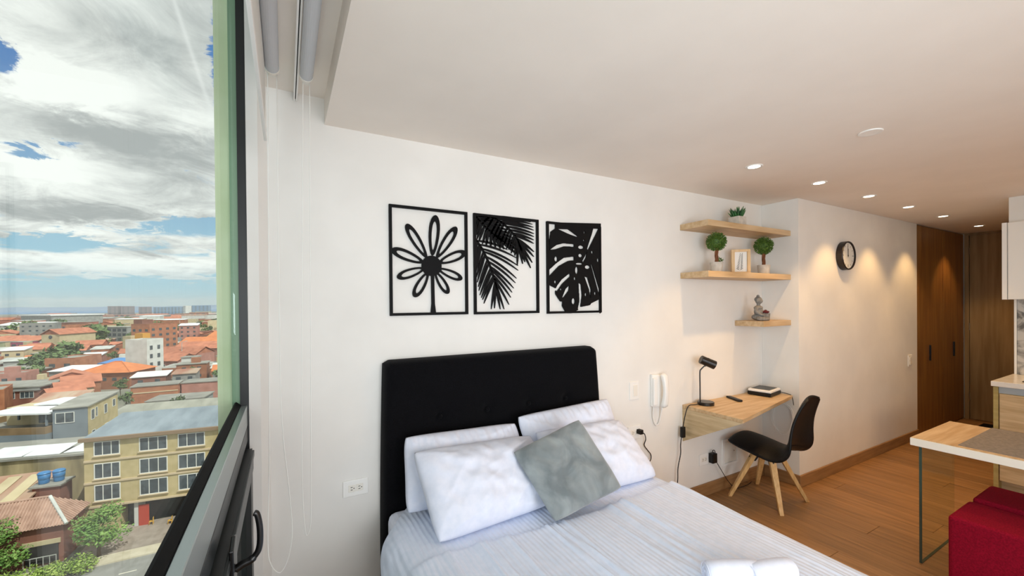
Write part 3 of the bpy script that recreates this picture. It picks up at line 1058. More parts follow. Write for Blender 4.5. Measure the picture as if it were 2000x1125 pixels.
ic = thing('intercom', 'white wall intercom handset with a looped cord beside the light switch', 'intercom', (2.375, YW, 0.78))
MB().prism([(2.312, YW - 0.0004, 0.79), (2.435, YW - 0.0004, 0.775), (2.435, YW - 0.022, 0.775), (2.312, YW - 0.022, 0.79)], (0, 0, 0.235)).build('wall_base', M_WHITE, ic, bevel=0.006)
MB().box(2.312, 2.352, YW - 0.04, YW - 0.021, 0.80, 1.00).build('speaker_panel', M_WHITE, ic, bevel=0.008)


def handset():
    mb = MB()
    prof = [(0.0, 0.0), (0.12, 0.012), (0.5, 0.004), (0.88, 0.012), (1.0, 0.0)]
    vs = []
    n = 14
    rings = 18
    for i in range(rings + 1):
        t = i / rings
        z = 0.778 + 0.25 * t
        bow = 0.020 * (1 - (2 * t - 1) ** 2)
        w = 0.021 + 0.006 * abs(2 * t - 1) ** 1.5
        d = 0.016 + 0.006 * abs(2 * t - 1) ** 2
        e = 0.35 if i in (0, rings) else 1.0
        for k in range(n):
            a = 2 * math.pi * k / n
            ca, sa = math.cos(a), math.sin(a)
            vs.append((2.402 + w * e * math.copysign(abs(ca) ** 0.6, ca), YW - 0.046 - bow + d * e * math.copysign(abs(sa) ** 0.6, sa), z))
    fs = [(i * n + k, i * n + (k + 1) % n, (i + 1) * n + (k + 1) % n, (i + 1) * n + k) for i in range(rings) for k in range(n)]
    fs += [tuple(range(n))[::-1], tuple(range(rings * n, rings * n + n))]
    return mb.add(vs, fs)


handset().build('handset', M_WHITE, ic, smooth=True)
cp = smooth_path([(2.330, YW - 0.02, 0.79), (2.330, YW - 0.012, 0.73), (2.345, YW - 0.010, 0.670), (2.372, YW - 0.010, 0.647), (2.398, YW - 0.010, 0.668), (2.410, YW - 0.012, 0.72), (2.406, YW - 0.03, 0.785)], 40)
coil = []
for i, p in enumerate(cp):
    a = i * 1.05
    coil.append(p + Vector((math.cos(a) * 0.0055, 0, math.sin(a) * 0.0055)))
MB().tube(coil, 0.0026, 5).build('coiled_cord', M_WHITE, ic, smooth=True)

pc = thing('power_cable', 'black plug and cable hanging from the outlet beside the pillows', 'cable', (2.175, YW - 0.03, 0.61))
MB().prism([(2.165, YW - 0.0095, 0.618), (2.195, YW - 0.0095, 0.618), (2.195, YW - 0.0095, 0.650), (2.165, YW - 0.0095, 0.650)], (0.006, -0.034, -0.002)).build('plug', M_BLACKP, pc, bevel=0.004)
MB().tube(smooth_path([(2.188, YW - 0.045, 0.631), (2.215, YW - 0.04, 0.612), (2.245, YW - 0.02, 0.565), (2.238, YW - 0.012, 0.525), (2.275, YW - 0.01, 0.480), (2.305, YW - 0.01, 0.445), (2.295, YW - 0.02, 0.415), (2.255, YW - 0.03, 0.39), (2.20, YW - 0.03, 0.33), (2.18, YW - 0.03, 0.10)], 6), 0.0035, 6).build('cord', M_BLACKP, pc, smooth=True)

# access panel, charger under the desk
ap = thing('access_panel', 'white framed access panel on the wall behind the desk chair', 'panel', (3.245, YW, 0.188))
f = MB()
f.box(3.140, 3.350, YW - 0.010, YW - 0.0004, 0.188, 0.206).box(3.140, 3.350, YW - 0.010, YW - 0.0004, 0.387, 0.405)
f.box(3.140, 3.160, YW - 0.010, YW - 0.0004, 0.206, 0.387).box(3.330, 3.350, YW - 0.010, YW - 0.0004, 0.206, 0.387)
f.build('frame', M_WHITE, ap)
MB().box(3.163, 3.327, YW - 0.007, YW - 0.0004, 0.209, 0.384).build('panel_door', M_CREAM, ap)
MB().lathe((3.29, YW - 0.007, 0.296), [(0.006, 0), (0.006, 0.004), (0.001, 0.005)], 12, (0, -1, 0)).build('lock', M_CHROME, ap)
ch = thing('charger', 'black charger plugged into the low outlet under the desk', 'charger', (2.985, YW - 0.03, 0.262))
MB().box(2.955, 3.012, YW - 0.050, YW - 0.0095, 0.258, 0.335).build('body', M_BLACKP, ch, bevel=0.006)
MB().tube(smooth_path([(2.985, YW - 0.035, 0.334), (2.98, YW - 0.03, 0.355), (3.0, YW - 0.03, 0.355), (3.01, YW - 0.03, 0.335)], 6), 0.003, 6).build('loop', M_BLACKP, ch)
MB().tube(smooth_path([(3.010, YW - 0.03, 0.275), (3.05, YW - 0.05, 0.20), (3.13, YW - 0.06, 0.09), (3.23, YW - 0.06, 0.012), (3.36, YW - 0.07, 0.008), (3.47, YW - 0.05, 0.008)], 8), 0.0028, 6).build('cord', M_BLACKP, ch, smooth=True)
lc = thing('white_cable', 'looped white cable hanging on the niche wall beside the desk', 'cable', (3.715, 1.95, 0.45))
lp = []
for i in range(60):
    a = i * 0.30
    lp.append((3.716 - 0.002 * (i % 3), 1.955 + (0.085 + 0.012 * math.sin(i * .37)) * math.sin(a), 0.545 + (0.135 + 0.012 * math.cos(i * .5)) * math.cos(a)))
MB().tube(smooth_path([(3.715, 1.99, 0.742), (3.715, 1.975, 0.70)] + lp, 2), 0.0022, 6).build('cord', M_WHITE, lc, smooth=True)

# ------------------------------------------------------------------ floating shelves
def shelf(x0, x1, y0, z0, z1, label):
    o = MB().box(x0, x1, y0, YW - 0.0006, z0, z1).build('floating_shelf', M_OAK, bevel=0.0015, segs=1)
    tag(o, label, 'shelf', 'floating oak shelves in the niche')


shelf(2.647, 3.7245, 1.885, 2.095, 2.138, 'topmost long light oak floating shelf, a square potted plant on it')
shelf(2.647, 3.7245, 1.885, 1.726, 1.770, 'middle long light oak floating shelf with two topiary trees and a picture')
shelf(3.324, 3.7245, 1.885, 1.343, 1.387, 'short lowest light oak floating shelf carrying the stone figure')


def leaves(mb, c, r, n, size, rg, squash=1.0, inner=0.75):
    for _ in range(n):
        d = Vector((rg.gauss(0, 1), rg.gauss(0, 1), rg.gauss(0, 1))).normalized()
        p = Vector(c) + Vector((d.x, d.y, d.z * squash)) * r * (inner + (1.06 - inner) * rg.random())
        u = d.cross(Vector((rg.gauss(0, 1), rg.gauss(0, 1), rg.gauss(0, 1)))).normalized()
        w = (d + u * rg.uniform(-0.6, 0.6)).normalized()
        u = w.cross(d.orthogonal()).normalized() if u.length < .1 else u
        s = size * rg.uniform(0.7, 1.3)
        q = [p - u * s * 0.35, p + w * s * 0.5 - u * s * .3, p + w * s, p + w * s * 0.5 + u * s * .3]
        mb.add(q, [(0, 1, 2, 3)])


def topiary(x, y, z, s, label, seed, side=False):
    t = thing('topiary_tree', label, 'plant', (x, y, z), 'topiary trees on the middle shelf')
    rg = random.Random(seed)
    pr = [(0.034, 0.0), (0.040, 0.004), (0.047, 0.075), (0.047, 0.080), (0.042, 0.080), (0.040, 0.070), (0.001, 0.070)]
    MB().lathe((x, y, z), [(a * s, b * s) for a, b in pr], 24).build('pot', M_CONC, t)
    tr = MB()
    for k in range(3):
        a = k * 2.1
        tr.tube(smooth_path([(x + 0.007 * math.cos(a + h * 30) * s, y + 0.007 * math.sin(a + h * 30) * s, z + (0.066 + h) * s) for h in (0, 0.03, 0.06, 0.09, 0.125)], 4), 0.0075 * s, 7)
    tr.build('trunk', M_BARK, t, smooth=True)
    c = (x, y, z + 0.238 * s)
    fo = MB().ball(c, 0.052 * s, 18, 12, jitter=0.05, seed=seed)
    leaves(fo, c, 0.063 * s, 1500, 0.012 * s, rg, inner=0.8)
    stuff(fo.build('foliage', M_LEAF, t))
    if side:
        sp = MB()
        leaves(sp, (x + 0.028 * s, y - 0.012 * s, z + 0.095 * s), 0.017 * s, 90, 0.012 * s, rg, inner=0.2)
        sp.tube([(x + 0.02 * s, y - 0.008 * s, z + 0.066 * s), (x + 0.028 * s, y - 0.012 * s, z + 0.1 * s)], 0.002, 5)
        stuff(sp.build('side_shoot', M_LEAF, t))


topiary(2.905, 2.0, 1.770, 1.0, 'round green topiary tree with a side shoot, left end of the middle shelf', 4, True)
topiary(3.531, 2.0, 1.770, 1.02, 'round green topiary tree right of the picture on the middle shelf', 9)

pf = thing('photo_frame', 'small pale wooden picture frame between the topiary trees, palm leaf print inside', 'picture frame', (3.215, 2.0, 1.770))
nrm = Vector((-0.66, -0.75, 0)).normalized(); ux = Vector((-nrm.y, nrm.x, 0))
if ux.x < 0:
    ux = -ux


def pfbox(mb, a0, a1, b0, b1, z0, z1):
    return mb.obox(Vector((3.218, 2.0, 0)), ux, -nrm, a0, a1, b0, b1, z0, z1)


W_, H_ = 0.070, 0.198
fm = MB()
z0 = 1.770
pfbox(fm, -W_, W_, 0, 0.022, z0, z0 + 0.018); pfbox(fm, -W_, W_, 0, 0.022, z0 + H_ - 0.020, z0 + H_)
pfbox(fm, -W_, -W_ + 0.024, 0, 0.022, z0 + 0.018, z0 + H_ - 0.020); pfbox(fm, W_ - 0.024, W_, 0, 0.022, z0 + 0.018, z0 + H_ - 0.020)
fm.build('frame', mat('pale_pine', '#e6c79c', '#d8b482', 12, (3, 3, .4), rough=0.55), pf, bevel=0.0015, segs=1)
pfbox(MB(), -W_ + 0.024, W_ - 0.024, 0.010, 0.018, z0 + 0.018, z0 + H_ - 0.020).build('print', M_PAPER, pf)
pl = MB()
for k in range(11):
    for sg in (-1, 1):
        zz = z0 + 0.03 + k * 0.0115
        a = Vector((3.218, 2.0, zz)) - nrm * 0.0096 + ux * (-0.008 + 0.0012 * k)
        tip = a + ux * sg * (0.028 - 0.0016 * k) + Vector((0, 0, 0.016 + 0.001 * k))
        mid = (a + tip) / 2 + Vector((0, 0, 0.0035))
        dn = Vector((0, 0, -0.0036))
        pl.add([a, mid + dn, tip, mid - dn], [(0, 1, 2, 3)])
pl.build('printed_palm_leaf', M_INK, pf)

sq = thing('potted_succulent', 'dark green succulent in a square pale pot on the topmost shelf', 'plant', (3.17, 2.0, 2.138))
MB().box(3.12, 3.22, 1.955, 2.045, 2.138, 2.222).build('pot', M_CONC, sq, bevel=0.004)
rg = random.Random(2)
sl = MB()
for k in range(70):
    a, rr = rg.uniform(0, 6.28), 0.034 * math.sqrt(rg.random())
    b = Vector((3.17 + rr * math.cos(a), 2.0 + rr * math.sin(a), 2.215))
    tip = b + Vector((math.cos(a) * rr * 0.9 + rg.uniform(-.01, .01), math.sin(a) * rr * 0.9 + rg.uniform(-.01, .01), rg.uniform(0.045, 0.085)))
    sl.tube([b, (b + tip) / 2 + Vector((0.002, 0, 0.004)), tip], [0.004, 0.0052, 0.0008], 5)
stuff(sl.build('leaves', M_LEAFD, sq, smooth=True))

# stone figure sitting cross-legged, holding a pot of red succulents
fg = thing('stone_figure', 'grey stone meditating figure holding a small pot on the lowest shelf', 'figurine', (3.435, 1.99, 1.387))
B0 = Vector((3.425, 1.985, 1.387))
face = Vector((0.15, -0.99, 0)).normalized(); sidev = Vector((0.99, 0.15, 0)).normalized()


def fp(a, b, z):
    return B0 + sidev * a + face * b + Vector((0, 0, z))


mb = MB()
mb.ball(fp(0, 0, 0.030), 0.052, 16, 10, (1.05, 0.95, 0.55))
mb.ball(fp(0, 0, 0.075), 0.037, 16, 10, (1.0, 0.85, 1.15))
mb.ball(fp(0, 0, 0.106), 0.038, 16, 10, (1.12, 0.8, 0.55))
mb.tube([fp(0, 0, 0.115), fp(0, 0.002, 0.145)], 0.014, 12)
mb.ball(fp(0, 0.004, 0.166), 0.027, 18, 14, (0.92, 1.0, 1.15))
mb.ball(fp(0, -0.002, 0.176), 0.0275, 18, 12, (0.98, 1.0, 0.85))
mb.ball(fp(0, -0.002, 0.202), 0.0125, 12, 8)
mb.ball(fp(0, 0.031, 0.163), 0.0058, 8, 6, (0.7, 1, 1.5))
for sg in (-1, 1):
    mb.tube(smooth_path([fp(sg * 0.040, 0, 0.11), fp(sg * 0.052, 0.006, 0.075), fp(sg * 0.036, 0.038, 0.050), fp(sg * 0.012, 0.050, 0.046)], 5), [0.0145] * 8 + [0.011] * 8, 10)
    mb.tube(smooth_path([fp(sg * 0.018, 0.0, 0.022), fp(sg * 0.058, 0.025, 0.020), fp(sg * 0.030, 0.056, 0.016), fp(-sg * 0.02, 0.058, 0.015)], 5), 0.0155, 10)
    mb.ball(fp(sg * 0.026, 0.0, 0.162), 0.008, 8, 6, (0.5, 0.8, 1.8))
    mb.ball(fp(sg * 0.0095, 0.0275, 0.170), 0.0042, 8, 6, (1.3, 0.6, 0.8))
mb.tube([fp(-0.006, 0.029, 0.152), fp(0.006, 0.029, 0.152)], 0.0028, 6)
o = mb.build('figure', M_STONE, fg, smooth=True)
rm = o.modifiers.new('one_surface', 'REMESH'); rm.mode = 'VOXEL'; rm.voxel_size = 0.0026; rm.use_smooth_shade = True
pc0 = fp(0.050, 0.035, 0.0)
MB().lathe(pc0, [(0.026, 0.0), (0.030, 0.006), (0.034, 0.055), (0.034, 0.06), (0.030, 0.06), (0.029, 0.052), (0.001, 0.052)], 22).build('planter_bowl', M_STONE, fg, smooth=False)
rg = random.Random(8)
rs = MB()
for c_ in range(6):
    cc = pc0 + Vector((0.016 * math.cos(c_ * 1.26) if c_ else 0, 0.016 * math.sin(c_ * 1.26) if c_ else 0, 0.066 + (0.010 if c_ == 0 else 0)))
    for k in range(14):
        a = k * 2.4; el = 0.25 + 0.08 * k
        d = Vector((math.cos(a) * math.cos(el), math.sin(a) * math.cos(el), math.sin(el)))
        rs.tube([cc, cc + d * 0.009, cc + d * 0.016], [0.002, 0.0038, 0.0007], 5)
    rs.ball(cc, 0.006, 8, 6)
stuff(rs.build('red_succulents', M_LEAFR, fg, smooth=True))

# ------------------------------------------------------------------ desk and what stands on it
dk = thing('desk', 'wall-mounted light oak desk with a tapering side panel, chair in front', 'desk', (3.2, 2.0, 0.475))
PL = [(2.66, 1.648), (3.7085, 1.868), (3.7085, 2.1245), (2.66, 2.1245)]
MB().prism([(x, y, 0.731) for x, y in PL], (0, 0, 0.027)).build('tabletop', M_OAK, dk, bevel=0.0012, segs=1)
MB().prism([(2.661, 2.1245, 0.7305), (2.661, 1.652, 0.7305), (2.661, 1.70, 0.705), (2.661, 2.1245, 0.476)], (0.022, 0, 0)).build('side_panel', M_OAKG, dk)
MB().prism([(3.686, 2.108, 0.7305), (3.686, 1.875, 0.7305), (3.686, 1.92, 0.705), (3.686, 2.108, 0.60)], (0.022, 0, 0)).build('side_panel', M_OAKG, dk)
ZD = 0.7585
la = thing('desk_lamp', 'black desk lamp with a tilted cylindrical shade at the left end of the desk', 'lamp', (2.815, 2.035, ZD))
MB().lathe((2.815, 2.035, ZD), [(0.058, 0.0), (0.060, 0.003), (0.060, 0.020), (0.057, 0.024), (0.001, 0.025)], 36).build('base', M_BLACKM, la, smooth=False)
MB().tube(smooth_path([(2.762, 2.045, ZD + 0.02), (2.762, 2.045, 0.90), (2.762, 2.045, 1.010), (2.768, 2.040, 1.032), (2.790, 2.022, 1.062), (2.798, 2.012, 1.072)], 5), 0.0048, 10).build('pole', M_BLACKM, la, smooth=True)
hd_a, hd_b = Vector((2.758, 2.035, 1.110)), Vector((2.842, 1.978, 1.066))
ax = (hd_b - hd_a); hl = ax.length
MB().lathe(hd_a, [(0.001, 0.0), (0.029, 0.0), (0.032, 0.003), (0.032, hl * 0.42), (0.0332, hl * 0.42), (0.0332, hl * 0.50), (0.032, hl * 0.50), (0.033, hl), (0.0305, hl), (0.029, hl * 0.6), (0.001, hl * 0.6)], 28, ax).build('lamp_shade', M_BLACKM, la, smooth=False)
MB().ball(hd_a + ax * 0.68, 0.017, 12, 8).build('bulb', M_CREAM, la, smooth=True)
MB().ball(hd_a + ax * 0.33 + Vector((0.0, 0, -0.033)), 0.008, 10, 8).build('joint', M_BLACKM, la, smooth=True)
MB().tube(smooth_path([(2.757, 2.05, ZD + 0.008), (2.715, 2.06, ZD + 0.006), (2.672, 2.07, ZD + 0.005), (2.648, 2.075, 0.735), (2.625, 2.08, 0.66), (2.610, 2.09, 0.55), (2.595, 2.09, 0.47), (2.60, 2.095, 0.40), (2.57, 2.095, 0.30), (2.565, 2.095, 0.20), (2.53, 2.09, 0.06), (2.50, 2.08, 0.006), (2.30, 2.04, 0.005), (2.1, 2.02, 0.005)], 6), 0.0034, 6).build('cord', M_BLACKP, la, smooth=True)
MB().box(2.598, 2.632, 2.073, 2.098, 0.525, 0.605).build('inline_switch', M_BLACKP, la, bevel=0.004)

rc = thing('remote_control', 'slim black remote control lying in the middle of the desk', 'remote', (3.15, 2.02, ZD))
d1 = (Vector((3.114, 1.945, 0)) - Vector((3.180, 2.095, 0))).normalized(); d2 = Vector((-d1.y, d1.x, 0))
MB().obox(Vector((3.147, 2.02, 0)), d1, d2, -0.08, 0.08, -0.019, 0.019, ZD, ZD + 0.016).build('body', M_BLACKP, rc, bevel=0.005, segs=3)
for i in range(6):
    for j in range(3):
        c = Vector((3.147, 2.02, 0)) + d1 * (-0.058 + i * 0.019) + d2 * (-0.010 + 0.010 * j)
        MB().lathe((c.x, c.y, ZD + 0.0155), [(0.0032, 0), (0.0032, 0.0015), (0.001, 0.002)], 8).build('key', mat('grey_rubber_key', '#6f7072', rough=0.7), rc)

bk_c = Vector((3.555, 2.015, 0)); s1 = Vector((0.985, 0.17, 0)).normalized(); s2 = Vector((-0.17, 0.985, 0))
bk = thing('set_top_box', 'black set-top box lying flat at the niche end of the desk', 'box', (3.555, 2.015, ZD))
MB().obox(bk_c, s1, s2, -0.112, 0.112, -0.090, 0.090, ZD + 0.004, ZD + 0.030).build('case', M_BLACKP, bk, bevel=0.004)
for sa in (-0.09, 0.09):
    for sb in (-0.07, 0.07):
        p = bk_c + s1 * sa + s2 * sb
        MB().lathe((p.x, p.y, ZD), [(0.008, 0), (0.008, 0.005)], 10).build('rubber_foot', M_SLOT, bk)
rt = thing('router', 'white flat router with a dark top, stacked on the black box', 'router', (3.555, 2.015, ZD + 0.0305))
MB().obox(bk_c, s1, s2, -0.106, 0.106, -0.088, 0.088, ZD + 0.0305, ZD + 0.052).build('case', M_WHITE, rt, bevel=0.006)
MB().obox(bk_c, s1, s2, -0.086, 0.086, -0.070, 0.070, ZD + 0.052, ZD + 0.0545).build('top_plate', mat('dark_grey_plastic', '#43474a', rough=0.45), rt, bevel=0.001, segs=1)
MB().tube(smooth_path([(3.66, 2.03, ZD + 0.042), (3.685, 2.03, ZD + 0.03), (3.70, 1.99, ZD + 0.012), (3.700, 1.90, ZD + 0.006), (3.695, 1.868, ZD - 0.01), (3.697, 1.855, ZD - 0.08)], 6), 0.0026, 6).build('cord', M_BLACKP, rt, smooth=True)

# ------------------------------------------------------------------ desk chair
cc = Vector((3.285, 1.843, 0.0))
chair = thing('desk_chair', 'black shell chair on splayed wooden legs in front of the desk', 'chair', (3.285, 1.843, 0.0))
fw = Vector((-0.10, 0.995, 0)).normalized(); rt_ = Vector((fw.y, -fw.x, 0))
PROF = [(0.218, 0.460, 0.150), (0.203, 0.468, 0.182), (0.14, 0.456, 0.204), (0.05, 0.441, 0.212), (-0.04, 0.432, 0.212), (-0.11, 0.437, 0.210), (-0.155, 0.462, 0.206),
        (-0.180, 0.510, 0.200), (-0.197, 0.58, 0.191), (-0.217, 0.665, 0.179), (-0.242, 0.745, 0.164), (-0.267, 0.81, 0.147), (-0.284, 0.845, 0.124), (-0.294, 0.857, 0.094)]
PP = smooth_path([(a, b, c) for a, b, c in PROF], 4)


def shell(u, v, off=0.0, shrink=1.0, lo=0.0, hi=1.0):
    f = (lo + (hi - lo) * v) * (len(PP) - 1); i = min(len(PP) - 2, int(f)); t = f - i
    p = PP[i].lerp(PP[i + 1], t)
    tg = (PP[min(i + 2, len(PP) - 1)] - PP[max(i - 1, 0)])
    n = Vector((tg.y, -tg.x)).normalized() * -1    # towards the sitter
    uu = (2 * u - 1) * shrink
    k = f / (len(PP) - 1)
    curl = 0.030 + 0.042 * math.exp(-((k - 0.46) / 0.15) ** 2)
    rise = curl * abs(uu) ** 2.3
    a = p.x + (-n.x) * 0 + n.x * (rise + off)
    b = p.y + n.y * (rise + off)
    w = p.z * uu
    q = cc + fw * a + rt_ * w
    return Vector((q.x, q.y, b))


MB().grid(lambda u, v: shell(u, v), 30, 52).build('shell', M_SEAT, chair, smooth=True, solid=0.014)
mb = MB().grid(lambda u, v: shell(u, v, 0.010 + 0.028 * (max(0, 1 - (2 * u - 1) ** 4) * max(0, 1 - (2 * v - 1) ** 4)) ** 0.5, 0.86, 0.03, 0.46), 20, 20)
mb.grid(lambda u, v: shell(u, v, 0.009, 0.86, 0.03, 0.46), 20, 20)
mb.build('seat_cushion', M_SEAT, chair, smooth=True)
hub = MB()
hub.box(cc.x - 0.085, cc.x + 0.085, cc.y - 0.085, cc.y + 0.085, 0.396, 0.424)
hub.box(cc.x - 0.036, cc.x + 0.036, cc.y - 0.036, cc.y + 0.036, 0.345, 0.400)
hub.build('seat_bracket', M_BLACKP, chair, bevel=0.01)
FEET = [(3.080, 2.020), (3.118, 1.650), (3.500, 1.664), (3.478, 2.036)]
for fx, fy in FEET:
    foot = Vector((fx, fy, 0.0))
    d = Vector((fx - cc.x, fy - cc.y, 0)).normalized()
    s = Vector((-d.y, d.x, 0))
    top = Vector((cc.x, cc.y, 0.408)) + d * 0.062
    bot4 = [foot + d * a * 0.013 + s * b * 0.014 for a, b in ((-1, -1), (1, -1), (1, 1), (-1, 1))]
    top4 = [top + d * a * 0.020 + s * b * 0.024 for a, b in ((-1, -1), (1, -1), (1, 1), (-1, 1))]
    lg = MB().hexa(bot4, top4).build('leg', M_BEECH, chair, bevel=0.003)
    br = MB().hexa([top.lerp(foot, 0.27) + d * a * 0.006 + s * b * 0.019 - d * 0.025 for a, b in ((-1, -1), (1, -1), (1, 1), (-1, 1))],
                   [top + d * a * 0.02 + s * b * 0.025 - d * 0.024 for a, b in ((-1, -1), (1, -1), (1, 1), (-1, 1))])
    br.build('leg_bracket', M_BLACKP, chair)
    out = (d * 0.408 + Vector((0, 0, 0.17))).normalized()
    for q in (0.10, 0.22):
        p = top.lerp(foot, q) + out * 0.018
        MB().lathe(p, [(0.0052, -0.003), (0.0052, 0.003), (0.001, 0.0045)], 10, out).build('screw', M_BLACKM, lg)

# ------------------------------------------------------------------ wall clock
ck = thing('wall_clock', 'round wall clock with a deep dark rim on the warm-lit wall', 'clock', (4.468, 1.8268, 1.955))
CC = Vector((4.478, 1.8266, 1.955))
MB().lathe(CC, [(0.120, 0.0), (0.130, 0.002), (0.130, 0.048), (0.127, 0.053), (0.121, 0.053), (0.119, 0.040), (0.001, 0.040)], 48, (0, -1, 0)).build('rim', mat('dark_brown_rim', '#1d130f', rough=0.4), ck, smooth=False)
MB().lathe(CC + Vector((0, -0.0402, 0)), [(0.117, 0), (0.117, 0.001), (0.001, 0.001)], 40, (0, -1, 0)).build('dial', mat('clock_dial', '#e4e2da', rough=0.5), ck)
for k in range(12):
    a = k * math.pi / 6
    d = Vector((math.sin(a), 0, math.cos(a))); s = Vector((math.cos(a), 0, -math.sin(a)))
    p = CC + Vector((0, -0.0413, 0)) + d * 0.094
    w, l = (0.0035, 0.013) if k % 3 == 0 else (0.0018, 0.009)
    MB().prism([p - s * w - d * l, p + s * w - d * l, p + s * w + d * l, p - s * w + d * l], (0, -0.001, 0)).build('hour_mark', mat('grey_mark', '#77746e', rough=0.6), ck)
for ang, ln, w in ((2, 0.062, 0.0042), (356, 0.088, 0.0030)):
    a = R(ang); d = Vector((math.sin(a), 0, math.cos(a))); s = Vector((math.cos(a), 0, -math.sin(a)))
    p = CC + Vector((0, -0.0435, 0))
    MB().prism([p - s * w - d * 0.014, p + s * w - d * 0.014, p + s * w * .5 + d * ln, p - s * w * .5 + d * ln], (0, -0.001, 0)).build('hand', M_BLACKM, ck)
MB().lathe(CC + Vector((0, -0.0425, 0)), [(0.006, 0), (0.006, 0.003), (0.001, 0.004)], 12, (0, -1, 0)).build('hub', M_BLACKM, ck)

# ------------------------------------------------------------------ wardrobe, entrance door
wd = thing('wardrobe', 'brown wooden built-in wardrobe between the clock wall and the entrance door', 'wardrobe', (6.955, 1.975, 0.0))
MB().box(6.195, 7.715, 1.85, 2.12, 0.0, 2.392).build('carcass', M_WARD, wd)
for x0, x1, hx in ((6.195, 6.982, 6.555), (6.987, 7.715, 7.335)):
    dr = MB().box(x0 + .002, x1 - .002, 1.828, 1.849, 0.012, 2.388).build('door', M_WARD, wd, bevel=0.0015, segs=1)
    MB().box(hx - 0.008, hx + 0.008, 1.812, 1.828, 0.84, 1.02).build('handle', M_BLACKM, dr, bevel=0.002, segs=1)
d1_ = bpy.data.objects.new('door_1', None); COL.objects.link(d1_); d1_.location = (7.74, 1.45, 0.0); d1_['kind'] = 'structure'
MB().box(7.728, 7.764, 1.782, 1.823, 0.0, 2.372).build('jamb', M_OAKZ, d1_)
MB().box(7.728, 7.764, 1.012, 1.05, 0.0, 2.372).build('jamb', M_OAKZ, d1_)
MB().box(7.728, 7.764, 1.012, 1.823, 2.373, 2.398).build('head', M_OAKZ, d1_)
leaf = MB().box(7.736, 7.762, 1.052, 1.777, 0.006, 2.371).build('leaf', M_OAKZ, d1_)
for z in (0.25, 1.15, 2.12):
    MB().lathe((7.731, 1.7795, z), [(0.006, 0), (0.006, 0.09)], 10).build('hinge', M_CHROME, leaf)
MB().tube([(7.735, 1.12, 1.02), (7.69, 1.12, 1.02), (7.69, 1.24, 1.02)], 0.009, 10).build('door_handle', M_CHROME, leaf)
mt_ = thing('doormat', 'small black doormat on the floor before the entrance door', 'mat', (7.2, 1.35, 0.0))
MB().box(6.9, 7.55, 1.05, 1.62, 0.0008, 0.012).build('mat_pile', M_BLACKF, mt_)

# ------------------------------------------------------------------ kitchen
kb = thing('base_cabinet', 'light wood kitchen base cabinet with a metal channel under the white worktop', 'cabinet', (5.25, 0.0, 0.0))
MB().box(4.975, 5.555, -2.0, 1.012, 0.10, 0.852).build('carcass', M_OAKG, kb)
MB().box(5.04, 5.555, -2.0, 1.008, 0.0, 0.10).build('plinth', M_OAKG, kb)
MB().box(4.958, 5.555, 0.985, 1.012, 0.0, 0.8515).build('end_panel', mat('olive_oak_edge', '#b3a36a', '#a39257', 8, (1, 1, 4), rough=0.5), kb)
for k, (y0, y1) in enumerate(((0.39, 0.98), (-0.21, 0.386), (-0.81, -0.214), (-1.41, -0.814))):
    MB().box(4.955, 4.975, y0 + .002, y1 - .002, 0.105, 0.795).build('door', M_OAKG, kb, bevel=0.001, segs=1)
MB().box(4.962, 4.976, -2.0, 0.983, 0.800, 0.850).build('channel_handle', mat('light_aluminium', '#c3ced4', rough=0.3, metal=0.6), kb)
wt = MB().box(4.935, 5.558, -2.0, 1.020, 0.853, 0.893).build('worktop', mat('white_quartz', '#e9e7e2', '#dedbd4', 20, rough=0.2), bevel=0.002, segs=1)
tag(wt, 'white stone worktop over the kitchen base cabinet', 'worktop')
hob = thing('cooktop', 'black glass cooktop set on the white kitchen worktop', 'cooktop', (5.24, 0.62, 0.8935))
MB().box(5.05, 5.46, 0.36, 0.88, 0.8935, 0.901).build('glass_plate', mat('black_ceramic_glass', '#0c0c0d', rough=0.08), hob, bevel=0.002, segs=1)
for x, y in ((5.15, 0.50), (5.15, 0.74), (5.36, 0.50), (5.36, 0.74)):
    MB().lathe((x, y, 0.901), [(0.075, 0.0), (0.075, 0.0008), (0.070, 0.0008), (0.070, 0.0)], 28).build('cooking_zone', mat('zone_ring', '#5a5a5a', rough=0.4), hob)
uc = thing('wall_cabinet', 'white glossy kitchen wall cabinet under the ceiling bulkhead', 'cabinet', (5.4, 0.0, 1.543))
MB().box(5.262, 5.559, -2.0, 1.020, 1.543, 2.181).build('carcass', M_WHITE, uc)
MB().box(5.243, 5.2615, 0.993, 1.020, 1.543, 2.181).build('end_strip', M_WHITE, uc)
for y0, y1 in ((0.39, 0.989), (-0.21, 0.386), (-0.81, -0.214), (-1.41, -0.814)):
    MB().box(5.243, 5.2615, y0 + .002, y1 - .002, 1.545, 2.179).build('door', mat('glossy_white', '#f1f0ec', rough=0.18), uc, bevel=0.0015, segs=1)
struct(MB().box(5.33, 5.5595, -2.6, 0.998, 2.183, 2.399).build('trim_6', M_WALL))
struct(MB().box(5.545, 5.5595, -2.0, 0.994, 0.894, 1.542).build('trim_7', M_MARBLE))
struct(MB().box(5.540, 5.5595, 0.995, 1.0095, 0.894, 1.542).build('trim_8', M_WHITE))

